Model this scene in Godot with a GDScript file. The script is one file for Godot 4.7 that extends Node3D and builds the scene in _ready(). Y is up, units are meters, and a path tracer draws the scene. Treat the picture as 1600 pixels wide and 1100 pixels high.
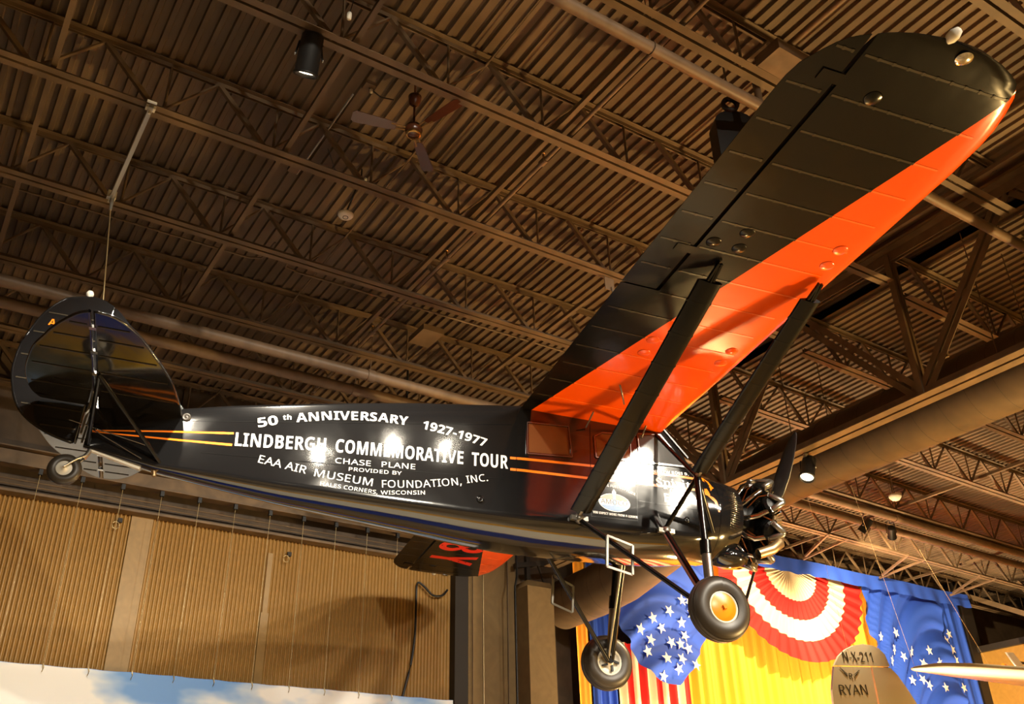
extends Node3D
# A museum hall: a black and orange high-wing monoplane hangs below a brown steel roof.
const EYE := 1.7
const SIDE := Vector3(-0.23317, -0.00328, 0.97243)
var M := {}
var used := {}
var sans: Font
var sans_thin: Font
var serif: Font

# ---------- naming and tagging ----------
func numbered(called: String) -> String:
	var n: int = used.get(called, 0)
	used[called] = n + 1
	return called if n == 0 else "%s_%03d" % [called, n]

func tag(o: Node, label: String, category := "", group := "", kind := "") -> void:
	if label: o.set_meta("label", label)
	if category: o.set_meta("category", category)
	if group: o.set_meta("group", group)
	if kind: o.set_meta("kind", kind)

func thing(called: String, label: String, category: String, at := Vector3.ZERO, group := "") -> Node3D:
	var o := Node3D.new()
	o.name = numbered(called)
	add_child(o)
	o.position = at
	tag(o, label, category, group)
	return o

func place(mesh: Mesh, called: String, m: Material, parent: Node = null, xf := Transform3D.IDENTITY) -> MeshInstance3D:
	var o := MeshInstance3D.new()
	o.mesh = mesh
	o.material_override = null
	if mesh is PrimitiveMesh: o.set_surface_override_material(0, m)
	else:
		for i in mesh.get_surface_count(): o.set_surface_override_material(i, m)
	o.cast_shadow = GeometryInstance3D.SHADOW_CASTING_SETTING_ON
	if parent == null:
		o.name = numbered(called)
		add_child(o)
	else:
		o.name = called
		parent.add_child(o, true)
	o.transform = xf
	return o

func begin() -> SurfaceTool:
	var st := SurfaceTool.new()
	st.begin(Mesh.PRIMITIVE_TRIANGLES)
	return st

func finish(st: SurfaceTool) -> ArrayMesh:
	st.generate_normals()
	return st.commit()

func build(st: SurfaceTool, called: String, m: Material, parent: Node = null, xf := Transform3D.IDENTITY) -> MeshInstance3D:
	return place(finish(st), called, m, parent, xf)

func struct(st: SurfaceTool, called: String, m: Material, label: String) -> MeshInstance3D:
	var o := build(st, called, m)
	tag(o, label, "", "", "structure")
	return o

# ---------- shapes ----------
func tri(st: SurfaceTool, a: Vector3, b: Vector3, c: Vector3) -> void:
	st.add_vertex(a); st.add_vertex(b); st.add_vertex(c)

func quad(st: SurfaceTool, a: Vector3, b: Vector3, c: Vector3, d: Vector3) -> void:
	tri(st, a, b, c); tri(st, a, c, d)

func box(st: SurfaceTool, c: Vector3, s: Vector3, xf := Transform3D.IDENTITY) -> void:
	st.set_smooth_group(-1)
	var h := s / 2.0
	var p: Array[Vector3] = []
	for i in 8:
		p.append(xf * (c + Vector3(h.x if i & 1 else -h.x, h.y if i & 2 else -h.y, h.z if i & 4 else -h.z)))
	for f in [[0, 1, 3, 2], [4, 6, 7, 5], [0, 4, 5, 1], [2, 3, 7, 6], [0, 2, 6, 4], [1, 5, 7, 3]]:
		quad(st, p[f[0]], p[f[1]], p[f[2]], p[f[3]])

func frame_at(a: Vector3, b: Vector3, up := Vector3.UP) -> Transform3D:
	var x := (b - a).normalized()
	if absf(x.dot(up.normalized())) > 0.98: up = Vector3.RIGHT if absf(x.x) < 0.9 else Vector3.BACK
	var z := x.cross(up).normalized()
	return Transform3D(Basis(x, z.cross(x), z), a)

func bar(st: SurfaceTool, a: Vector3, b: Vector3, h: float, w: float, up := Vector3.UP) -> void:
	var l := a.distance_to(b)
	box(st, Vector3(l / 2.0, 0, 0), Vector3(l, h, w), frame_at(a, b, up))

func loft(st: SurfaceTool, rings: Array, closed := true, cap0 := false, cap1 := false) -> void:
	st.set_smooth_group(0)
	for i in rings.size() - 1:
		var a: PackedVector3Array = rings[i]
		var b: PackedVector3Array = rings[i + 1]
		var n := a.size()
		for j in (n if closed else n - 1):
			var k := (j + 1) % n
			quad(st, a[j], b[j], b[k], a[k])
	st.set_smooth_group(-1)
	for e in [[cap0, 0], [cap1, rings.size() - 1]]:
		if e[0]:
			var r: PackedVector3Array = rings[e[1]]
			var c := Vector3.ZERO
			for v in r: c += v
			c /= r.size()
			for j in r.size():
				if e[1] == 0: tri(st, c, r[j], r[(j + 1) % r.size()])
				else: tri(st, c, r[(j + 1) % r.size()], r[j])

func tube(st: SurfaceTool, pts: Array, r: Variant, seg := 10, cap := true) -> void:
	var rings := []
	for i in pts.size():
		var d: Vector3 = pts[mini(i + 1, pts.size() - 1)] - pts[maxi(i - 1, 0)]
		var f := frame_at(Vector3.ZERO, d, Vector3(0.03, 1, 0.02))
		var rr: float = r[i] if r is Array else r
		var ring := PackedVector3Array()
		for k in seg:
			var t := TAU * k / seg
			ring.append(pts[i] + (f.basis.y * cos(t) + f.basis.z * sin(t)) * rr)
		rings.append(ring)
	loft(st, rings, true, cap, cap)

func smooth_path(pts: Array) -> Array:
	var out := []
	for i in pts.size() - 1:
		for k in 4: out.append(pts[i].cubic_interpolate(pts[i + 1], pts[maxi(i - 1, 0)], pts[mini(i + 2, pts.size() - 1)], k / 4.0))
	out.append(pts[pts.size() - 1])
	return out

func lathe(st: SurfaceTool, prof: Array, xf: Transform3D, seg := 24, sharp := false) -> void:
	# prof: Vector2(radius, distance along the local x axis)
	st.set_smooth_group(-1 if sharp else 0)
	for i in prof.size() - 1:
		for k in seg:
			var t0 := TAU * k / seg
			var t1 := TAU * (k + 1) / seg
			var p: Vector2 = prof[i]
			var q: Vector2 = prof[i + 1]
			quad(st, xf * Vector3(p.y, p.x * cos(t0), p.x * sin(t0)), xf * Vector3(q.y, q.x * cos(t0), q.x * sin(t0)),
				xf * Vector3(q.y, q.x * cos(t1), q.x * sin(t1)), xf * Vector3(p.y, p.x * cos(t1), p.x * sin(t1)))

func prism(st: SurfaceTool, poly: PackedVector2Array, depth: float, xf := Transform3D.IDENTITY) -> void:
	# poly in the local xy plane, thickness along local z, centred
	st.set_smooth_group(-1)
	var ix := Geometry2D.triangulate_polygon(poly)
	var h := depth / 2.0
	for i in range(0, ix.size(), 3):
		var a := poly[ix[i]]; var b := poly[ix[i + 1]]; var c := poly[ix[i + 2]]
		tri(st, xf * Vector3(a.x, a.y, h), xf * Vector3(b.x, b.y, h), xf * Vector3(c.x, c.y, h))
		tri(st, xf * Vector3(a.x, a.y, -h), xf * Vector3(c.x, c.y, -h), xf * Vector3(b.x, b.y, -h))
	for i in poly.size():
		var a := poly[i]; var b := poly[(i + 1) % poly.size()]
		quad(st, xf * Vector3(a.x, a.y, -h), xf * Vector3(b.x, b.y, -h), xf * Vector3(b.x, b.y, h), xf * Vector3(a.x, a.y, h))

func lerp_table(t: Array, x: float) -> float:
	# t: [[x, value], ...] in rising x
	if x <= t[0][0]: return t[0][1]
	for i in t.size() - 1:
		if x <= t[i + 1][0]:
			return lerpf(t[i][1], t[i + 1][1], (x - t[i][0]) / (t[i + 1][0] - t[i][0]))
	return t[t.size() - 1][1]

func facing(at: Vector3, dir: Vector3) -> Transform3D:
	# local -z looks along dir
	var up := Vector3.UP if absf(dir.normalized().y) < 0.97 else Vector3.BACK
	return Transform3D(Basis.looking_at(dir, up), at)

# ---------- materials ----------
func noise_image(size: int, seed_n: int, freq: float, lo: Color, hi: Color, stretch := Vector2.ONE, contrast := 1.0) -> ImageTexture:
	var n := FastNoiseLite.new()
	n.seed = seed_n
	n.noise_type = FastNoiseLite.TYPE_SIMPLEX_SMOOTH
	n.frequency = freq
	n.fractal_octaves = 4
	var im := Image.create(size, size, false, Image.FORMAT_RGB8)
	for y in size:
		for x in size:
			# on a torus, so that the texture repeats without a seam
			var a := TAU * x / size
			var b := TAU * y / size
			var r := size / TAU
			var v := n.get_noise_3d((cos(a) * r + 40.0) * stretch.x, (sin(a) * r + cos(b) * r * 0.77) * stretch.y, sin(b) * r * stretch.y)
			im.set_pixel(x, y, lo.lerp(hi, clampf(0.5 + v * contrast, 0, 1)))
	return ImageTexture.create_from_image(im)

func mat(called: String, c: Color, rough := 0.6, metal := 0.0, tex: Texture2D = null, scale := 1.0) -> StandardMaterial3D:
	var m := StandardMaterial3D.new()
	m.resource_name = called
	m.albedo_color = c
	m.roughness = rough
	m.metallic = metal
	if tex:
		m.albedo_texture = tex
		m.uv1_triplanar = true
		m.uv1_world_triplanar = true
		m.uv1_scale = Vector3.ONE * scale
	M[called] = m
	return m

func gloss(m: StandardMaterial3D, tex: Texture2D, scale: float, amount: float) -> void:
	m.normal_enabled = true
	m.normal_texture = tex
	m.normal_scale = amount
	m.uv1_triplanar = true
	m.uv1_scale = Vector3.ONE * scale

func bump_image(size: int, seed_n: int, freq: float) -> ImageTexture:
	var n := FastNoiseLite.new()
	n.seed = seed_n
	n.frequency = freq
	n.fractal_octaves = 3
	var im := Image.create(size, size, false, Image.FORMAT_RGB8)
	for y in size:
		for x in size:
			var a := TAU * x / size
			var b := TAU * y / size
			var r := size / TAU
			var v := 0.5 + 0.5 * n.get_noise_3d(cos(a) * r + 11.0, sin(a) * r + cos(b) * r * 0.77, sin(b) * r)
			im.set_pixel(x, y, Color(v, v, v))
	im.bump_map_to_normal_map(2.0)
	return ImageTexture.create_from_image(im)

func make_materials() -> void:
	var dust := noise_image(192, 5, 0.03, Color(0.80, 0.80, 0.80), Color(1, 1, 1))
	var blotch := noise_image(192, 9, 0.012, Color(0.72, 0.72, 0.72), Color(1, 1, 1), Vector2.ONE, 1.4)
	var wavy := bump_image(192, 3, 0.02)
	mat("roof_paint", Color(0.44, 0.355, 0.255), 0.62, 0.0, dust, 0.35)
	mat("deck_paint", Color(0.42, 0.34, 0.25), 0.7, 0.0, blotch, 0.22)
	mat("pipe_paint", Color(0.47, 0.38, 0.29), 0.5, 0.0, dust, 0.6)
	mat("duct_paint", Color(0.37, 0.295, 0.205), 0.6, 0.0, dust, 0.4)
	mat("girder_paint", Color(0.45, 0.36, 0.25), 0.55, 0.0, dust, 0.5)
	var grime := noise_image(192, 14, 0.05, Color(0.93, 0.93, 0.93), Color(1, 1, 1))
	mat("wall_paint", Color(0.62, 0.465, 0.21), 0.45, 0.0, grime, 0.8)
	mat("flashing", Color(0.61, 0.49, 0.29), 0.5, 0.0, grime, 0.8)
	mat("concrete", Color(0.47, 0.38, 0.24), 0.8, 0.0, grime, 0.6)
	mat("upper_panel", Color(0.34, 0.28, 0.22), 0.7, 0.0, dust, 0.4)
	mat("dark_steel", Color(0.12, 0.09, 0.065), 0.6)
	mat("floor_grey", Color(0.66, 0.60, 0.50), 0.5, 0.0, blotch, 0.15)
	mat("plain_wall", Color(0.30, 0.255, 0.20), 0.8)
	mat("steel", Color(0.72, 0.72, 0.72), 0.3, 0.9)
	mat("wire", Color(0.78, 0.70, 0.52), 0.35, 0.5)
	mat("galvanised", Color(0.72, 0.72, 0.70), 0.4, 0.7)
	mat("black_plastic", Color(0.05, 0.05, 0.055), 0.45)
	mat("lamp_black", Color(0.09, 0.085, 0.08), 0.5)
	mat("off_white", Color(0.88, 0.86, 0.80), 0.45)
	mat("fan_brown", Color(0.30, 0.16, 0.09), 0.25)
	mat("fan_brass", Color(0.70, 0.55, 0.33), 0.25, 0.8)
	var b := mat("black_gloss", Color(0.075, 0.075, 0.08), 0.10)
	gloss(b, wavy, 0.5, 0.10)
	b.metallic_specular = 0.75
	b.clearcoat_enabled = true; b.clearcoat = 0.3; b.clearcoat_roughness = 0.06
	var bw := mat("black_fabric", Color(0.055, 0.052, 0.05), 0.2)
	bw.metallic_specular = 0.36
	gloss(bw, wavy, 0.5, 0.16)
	var sb := mat("strut_black", Color(0.06, 0.06, 0.06), 0.24)
	sb.metallic_specular = 0.3
	mat("black_tape", Color(0.20, 0.175, 0.135), 0.25)
	var o := mat("orange_paint", Color(1.0, 0.345, 0.005), 0.2)
	gloss(o, wavy, 0.5, 0.10)
	o.clearcoat_enabled = true; o.clearcoat = 0.5; o.clearcoat_roughness = 0.08
	mat("orange_tape", Color(1.0, 0.42, 0.07), 0.3)
	mat("red_letter", Color(0.90, 0.17, 0.06), 0.3)
	mat("stripe_orange", Color(0.97, 0.50, 0.06), 0.3)
	mat("letter_white", Color(0.94, 0.94, 0.92), 0.35)
	mat("logo_blue", Color(0.25, 0.48, 0.72), 0.35)
	mat("logo_red", Color(0.86, 0.42, 0.28), 0.35)
	mat("logo_grey", Color(0.13, 0.13, 0.14), 0.35)
	mat("decal_grey", Color(0.26, 0.25, 0.24), 0.3)
	mat("tube_black", Color(0.06, 0.06, 0.06), 0.22, 0.3)
	mat("chrome", Color(0.80, 0.80, 0.80), 0.12, 1.0)
	mat("alloy", Color(0.62, 0.60, 0.56), 0.30, 0.9)
	mat("cylinder_black", Color(0.06, 0.06, 0.06), 0.35, 0.5)
	mat("exhaust", Color(0.68, 0.57, 0.42), 0.38, 0.85)
	mat("copper", Color(0.72, 0.44, 0.24), 0.3, 0.9)
	mat("rubber", Color(0.21, 0.185, 0.155), 0.42)
	mat("worn_steel", Color(0.50, 0.49, 0.46), 0.42, 0.8)
	mat("hub_orange", Color(0.93, 0.56, 0.08), 0.3)
	mat("hub_white", Color(0.86, 0.84, 0.78), 0.4)
	mat("window_brown", Color(0.46, 0.30, 0.18), 0.06)
	mat("screen_glass", Color(0.30, 0.30, 0.30), 0.05)
	mat("lens_clear", Color(0.95, 0.93, 0.88), 0.08)
	mat("prop_grey", Color(0.17, 0.17, 0.18), 0.32)
	mat("silver_paint", Color(0.80, 0.78, 0.73), 0.38, 0.1)
	mat("silver_letter", Color(0.20, 0.19, 0.16), 0.5)
	mat("cloth_blue", Color(0.16, 0.33, 0.80), 0.75)
	mat("cloth_navy", Color(0.08, 0.15, 0.45), 0.8)
	mat("cloth_red", Color(0.83, 0.09, 0.07), 0.75)
	mat("cloth_cream", Color(0.93, 0.87, 0.72), 0.75)
	mat("cloth_gold", Color(0.97, 0.66, 0.18), 0.7)
	mat("star_white", Color(0.96, 0.95, 0.92), 0.7)
	for k in ["cloth_blue", "cloth_navy", "cloth_red", "cloth_cream", "cloth_gold"]:
		M[k].backlight_enabled = true
		M[k].backlight = M[k].albedo_color * 0.12
	mat("platform_yellow", Color(0.85, 0.62, 0.05), 0.6)
	mat("platform_blue", Color(0.08, 0.22, 0.62), 0.7)
	mat("platform_grey", Color(0.55, 0.56, 0.56), 0.6)
	var lens := mat("spot_lens", Color(1, 0.95, 0.85), 0.3)
	lens.emission_enabled = true
	lens.emission = Color(1.0, 0.93, 0.80)
	lens.emission_energy_multiplier = 6.0
	sans = face("Droid Sans", 700); sans_thin = face("Droid Sans", 400); serif = face("Droid Serif", 700)

func face(called: String, weight: int) -> SystemFont:
	var f := SystemFont.new()
	f.font_names = PackedStringArray([called])
	f.font_weight = weight
	return f

# ---------- lettering: one mesh per line of text, each glyph set on its own spot ----------
func letters(words: String, font: Font, path: Array, cap: float, m: Material, parent: Node, spot: Callable, called := "lettering", thick := 0.002) -> void:
	# path: baseline corners in the flat (x, y) of the surface; spot(x, y, tilt) gives the place of a glyph
	var total := 0.0
	var wide: Array[float] = []
	for c in words:
		var w: float = font.get_string_size(c, HORIZONTAL_ALIGNMENT_LEFT, -1, 64).x
		wide.append(w); total += w
	var length := 0.0
	for i in path.size() - 1: length += path[i].distance_to(path[i + 1])
	var k := length / total
	var high := cap / (64.0 * 0.714)
	var st := begin()
	var run := 0.0
	for i in words.length():
		var mid: float = (run + wide[i] / 2.0) * k
		run += wide[i]
		if words[i] == " ": continue
		var left := mid
		var at: Vector2 = path[0]
		var dir: Vector2 = (path[1] - path[0]).normalized()
		for j in path.size() - 1:
			var l: float = path[j].distance_to(path[j + 1])
			dir = (path[j + 1] - path[j]).normalized()
			if left <= l or j == path.size() - 2:
				at = path[j] + dir * left
				break
			left -= l
		var t := TextMesh.new()
		t.text = words[i]
		t.font = font
		t.font_size = 64
		t.pixel_size = 1.0
		t.depth = 1.0
		t.curve_step = 3.0
		t.horizontal_alignment = HORIZONTAL_ALIGNMENT_CENTER
		t.vertical_alignment = VERTICAL_ALIGNMENT_CENTER
		# put the baseline at zero: the box of the text runs from -descent to ascent, centred
		var drop := (font.get_ascent(64) + font.get_descent(64)) / 2.0 - font.get_descent(64)
		var xf: Transform3D = spot.call(at.x, at.y, atan2(dir.y, dir.x))
		st.append_from(t, 0, xf * Transform3D(Basis.from_scale(Vector3(k, high, thick)), Vector3(0, drop * high, 0)))
	place(st.commit(), called, m, parent)

# ---------- the lamps ----------
func lamp(l: Light3D, c: Color, energy: float, size: float) -> void:
	l.light_color = c
	l.light_energy = energy
	l.light_size = size
	l.shadow_enabled = true

func spot_lamp(at: Vector3, aim: Vector3, label: String, energy: float, c: Color, angle := 40.0, group := "", hang := 0.22, scale := 1.0, size := 0.1) -> Node3D:
	# a can spotlight hanging by a yoke from the chord above it
	var t := thing("spotlight", label, "spotlight", at, group)
	var dir := (aim - at).normalized()
	var f := frame_at(Vector3.ZERO, dir)
	var can := begin()
	lathe(can, [Vector2(0, -0.19), Vector2(0.07, -0.19), Vector2(0.085, -0.17), Vector2(0.09, 0.12), Vector2(0.1, 0.125), Vector2(0.1, 0.14), Vector2(0.082, 0.14), Vector2(0.078, 0.11)], Transform3D(f.basis.scaled_local(Vector3.ONE * scale), Vector3.ZERO))
	build(can, "housing", M.lamp_black, t)
	var glass := begin()
	lathe(glass, [Vector2(0, 0.118), Vector2(0.05, 0.116), Vector2(0.079, 0.111)], Transform3D(f.basis.scaled_local(Vector3.ONE * scale), Vector3.ZERO))
	build(glass, "lamp_lens", M.spot_lens, t)
	var side := f.basis.z * 0.105 * scale
	var yoke := begin()
	var top := Vector3(0, hang - 0.07, 0)
	for s in [-1, 1]:
		bar(yoke, side * s, top + side * s * 0.8, 0.02, 0.006)
	bar(yoke, top - side * 0.8, top + side * 0.8, 0.006, 0.025)
	build(yoke, "yoke", M.lamp_black, t)
	var clamp_part := begin()
	tube(clamp_part, [top, Vector3(0, hang, 0)], 0.012)
	box(clamp_part, Vector3(0, hang - 0.01, 0), Vector3(0.05, 0.05, 0.05))
	build(clamp_part, "clamp", M.galvanised, t)
	for s in [-1, 1]:
		var knob := begin()
		lathe(knob, [Vector2(0, 0.012), Vector2(0.015, 0.01), Vector2(0.015, 0)], frame_at(side * s, side * s * 1.1), 10)
		build(knob, "knob", M.galvanised, t)
	if energy > 0:
		var l := SpotLight3D.new()
		l.name = "light"
		lamp(l, c, energy, size)
		l.spot_range = 60.0
		l.spot_angle = angle
		l.spot_attenuation = 2.0
		l.spot_angle_attenuation = 0.6
		t.add_child(l)
		l.transform = facing(dir * 0.155 * scale, dir)
	return t

func bay_lamp(at: Vector3, label: String, energy: float, c: Color) -> void:
	# a round high-bay lamp: bell and glowing disc
	var t := thing("high_bay_lamp", label, "lamp", at, "high-bay lamps behind the viewer")
	var down := frame_at(Vector3.ZERO, Vector3.DOWN)
	var st := begin()
	lathe(st, [Vector2(0, -0.35), Vector2(0.08, -0.34), Vector2(0.1, -0.2), Vector2(0.25, -0.02), Vector2(0.26, 0.0), Vector2(0.24, 0.0)], down)
	build(st, "bell", M.lamp_black, t)
	var g := begin()
	lathe(g, [Vector2(0, 0.0), Vector2(0.24, -0.005)], down)
	build(g, "lamp_disc", M.spot_lens, t)
	var rod := begin()
	tube(rod, [Vector3(0, 0.34, 0), Vector3(0, roof_y(at.x) + 0.73 - at.y, 0)], 0.012)
	build(rod, "rod", M.lamp_black, t)
	var l := SpotLight3D.new()
	l.name = "light"
	lamp(l, c, energy, 0.24)
	l.spot_range = 60.0
	l.spot_angle = 78.0
	l.spot_angle_attenuation = 0.5
	t.add_child(l)
	l.transform = facing(Vector3(0, -0.03, 0), Vector3.DOWN)

func up_lamp(at: Vector3, aim: Vector3, label: String, energy: float, c: Color, angle: float) -> void:
	var t := thing("floor_uplight", label, "floodlight", at, "floor uplights below the frame")
	var dir := (aim - at).normalized()
	var head := Vector3(0, 0.35, 0)
	var xf := Transform3D(frame_at(Vector3.ZERO, dir).basis, head)
	var st := begin()
	lathe(st, [Vector2(0, -0.16), Vector2(0.1, -0.15), Vector2(0.17, 0.08), Vector2(0.18, 0.1), Vector2(0.16, 0.1)], xf)
	build(st, "housing", M.lamp_black, t)
	var g := begin()
	lathe(g, [Vector2(0, 0.085), Vector2(0.16, 0.08)], xf)
	build(g, "lamp_lens", M.spot_lens, t)
	var b := begin()
	box(b, Vector3(0, 0.015, 0), Vector3(0.3, 0.03, 0.3))
	for s in [-1, 1]: bar(b, Vector3(0.13 * s, 0.03, 0), Vector3(0.13 * s, 0.35, 0), 0.03, 0.02)
	build(b, "stand", M.dark_steel, t)
	var l := SpotLight3D.new()
	l.name = "light"
	lamp(l, c, energy, 0.16)
	l.spot_range = 60.0
	l.spot_angle = angle
	l.spot_angle_attenuation = 0.5
	t.add_child(l)
	l.transform = facing(head + dir * 0.13, dir)

# ---------- the roof ----------
func roof_y(x: float) -> float:
	# underside of the joists' bottom chords
	return 9.0 + 0.0108 * (x - 3.65) if x < 10.9 else 8.93 - 0.024 * (x - 10.9)

func angle_pair(st: SurfaceTool, l: float, y: float, s: float, leg_up: bool) -> void:
	for k in [-1, 1]:
		box(st, Vector3(l / 2, y + (0.0 if leg_up else s - 0.006), k * (0.016 + s / 2)), Vector3(l, 0.006, s))
		box(st, Vector3(l / 2, y + s / 2, k * 0.019), Vector3(l, s, 0.006))

func make_joists() -> void:
	var depth := 0.73
	var dia := begin(); bar(dia, Vector3(0, 0.03, 0), Vector3(-0.6, depth - 0.04, 0), 0.05, 0.05)
	var dia_mesh := finish(dia)
	var flat := begin(); bar(flat, Vector3(0.05, 0.03, 0), Vector3(0.61, depth - 0.04, 0), 0.02, 0.045)
	var flat_mesh := finish(flat)
	var post := begin(); tube(post, [Vector3(0.09, 0.03, 0), Vector3(0.09, depth - 0.03, 0)], 0.016, 6)
	var post_mesh := finish(post)
	for bay in [[-3.6, 10.75, 0.0108], [11.05, 30.8, -0.024]]:
		var l: float = bay[1] - bay[0]
		var bc := begin(); angle_pair(bc, l, 0.0, 0.08, true)
		var bottom := finish(bc)
		var tc := begin(); angle_pair(tc, l, depth - 0.06, 0.062, false)
		var top := finish(tc)
		var names: Array = [
			"brown open-web steel joist crossing the top right corner of the ceiling",
			"brown open-web steel joist just behind the lit ceiling pipe by the wing tip",
			"brown open-web steel joist carrying the black can spotlight beside the ceiling fan",
			"brown open-web steel joist below the fan, carrying the hanger bar's upper end",
			"brown open-web steel joist carrying the lower end of the pale hanger bar above the tail",
			"brown open-web steel joist passing right over the aeroplane's tail fin",
			"brown open-web steel joist beyond the twin pipes, cut off by the fuselage top",
			"brown open-web steel joist closest to the corrugated wall",
		] if bay[0] < 0 else [
			"right-hand roof joist closest to the viewer, beyond the truss girder",
			"right-hand roof joist seen through the upper part of the truss girder by the wing tip",
			"right-hand roof joist seen through the middle of the truss girder",
			"right-hand roof joist seen behind the front wing strut through the girder",
			"right-hand roof joist emerging highest from under the round duct",
			"right-hand roof joist above the two dark spotlights near the twin pipes",
			"brightly lit right-hand roof joist just above the blue valance",
			"dark right-hand roof joist in the shadow behind the blue valance",
		]
		for i in 8:
			var z := -2.67 - 1.87 * i
			var t := thing("roof_joist", names[i], "joist", Vector3(bay[0], roof_y(bay[0] + 0.001), z), "open-web roof joists")
			t.rotation.z = atan(bay[2])
			place(bottom, "bottom_chord", M.roof_paint, t)
			place(top, "top_chord", M.roof_paint, t)
			var x := 1.03 - 1.217 * 4
			while x < bay[1] - 0.7:
				if x > bay[0] + 0.65:
					var xf := Transform3D(Basis.IDENTITY, Vector3(x - bay[0], 0, 0))
					place(dia_mesh, "web_diagonal", M.roof_paint, t, xf)
					place(post_mesh, "web_post", M.roof_paint, t, xf)
					place(flat_mesh, "web_flat", M.roof_paint, t, xf)
				x += 1.217

func make_deck() -> void:
	var t := Node3D.new()
	t.name = "ceiling"
	add_child(t)
	tag(t, "brown painted corrugated steel roof deck", "", "", "structure")
	# one sheet: six ribs of 152 mm, 38 mm deep, running along z
	var st := begin()
	st.set_smooth_group(-1)
	var z0 := -16.9
	var z1 := 9.3
	for k in 6:
		var x := 0.152 * k
		var pr := [Vector2(x, 0.038), Vector2(x + 0.078, 0.038), Vector2(x + 0.09, 0), Vector2(x + 0.14, 0), Vector2(x + 0.152, 0.038)]
		for j in 4:
			quad(st, Vector3(pr[j].x, pr[j].y, z0), Vector3(pr[j + 1].x, pr[j + 1].y, z0), Vector3(pr[j + 1].x, pr[j + 1].y, z1), Vector3(pr[j].x, pr[j].y, z1))
	var sheet := finish(st)
	for i in 39:
		var x := -3.9 + 0.912 * i
		var b := Basis(Vector3.BACK, atan(0.0108 if x < 10.9 else -0.024))
		place(sheet, "deck_sheet", M.deck_paint, t, Transform3D(b, Vector3(x, roof_y(x) + 0.74, 0)))
	var slab := begin()
	box(slab, Vector3(13.9, 10.25, -3.8), Vector3(36.4, 0.2, 26.6))
	build(slab, "roof_slab", M.dark_steel, t)

func make_girder() -> void:
	var t := thing("truss_girder", "deep brown steel truss girder running beside the round duct", "girder", Vector3(10.9, 0, 0))
	var yb := 7.27
	var yt := 9.62
	for y in [yb, yt]:
		var st := begin()
		for s in [-1, 1]:
			box(st, Vector3(s * 0.1, y, -3.0), Vector3(0.15, 0.016, 24.2))
			box(st, Vector3(s * 0.035, y + (0.075 if y == yb else -0.075), -3.0), Vector3(0.016, 0.15, 24.2))
		build(st, "bottom_chord" if y == yb else "top_chord", M.girder_paint, t)
	for i in 5:
		var z := -6.41 + 3.74 * (i - 1)
		for d in [-1, 1]:
			var p := begin()
			for s in [-1, 1]:
				# two angles side by side with an open slot between them
				var off: Vector3 = Vector3(0, -1.77 * d, 2.15).normalized() * 0.062 * s * d
				bar(p, Vector3(-0.03, yb + 0.1, z + d * 0.05) + off, Vector3(-0.03, yt - 0.1, z + d * 1.82) + off, 0.012, 0.085, Vector3.RIGHT)
				bar(p, Vector3(0.0, yb + 0.1, z + d * 0.05) + off * 0.45, Vector3(0.0, yt - 0.1, z + d * 1.82) + off * 0.45, 0.07, 0.012, Vector3.RIGHT)
			for q in 3:
				var f := 0.2 + 0.3 * q
				box(p, Vector3(0, lerpf(yb, yt, f), z + d * (0.05 + 1.77 * f)), Vector3(0.04, 0.09, 0.15))
			build(p, "web_diagonal", M.girder_paint, t)
		var v := begin()
		for s in [-1, 1]: box(v, Vector3(s * 0.05, (yb + yt) / 2, z), Vector3(0.05, yt - yb - 0.1, 0.09))
		build(v, "web_post", M.girder_paint, t)
		var g := begin()
		prism(g, PackedVector2Array([Vector2(-0.28, 0), Vector2(0.28, 0), Vector2(0.12, 0.26), Vector2(-0.12, 0.26)]), 0.014, Transform3D(Basis(Vector3.UP, PI / 2), Vector3(0, yb + 0.02, z)))
		build(g, "gusset_plate", M.girder_paint, t)

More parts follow.
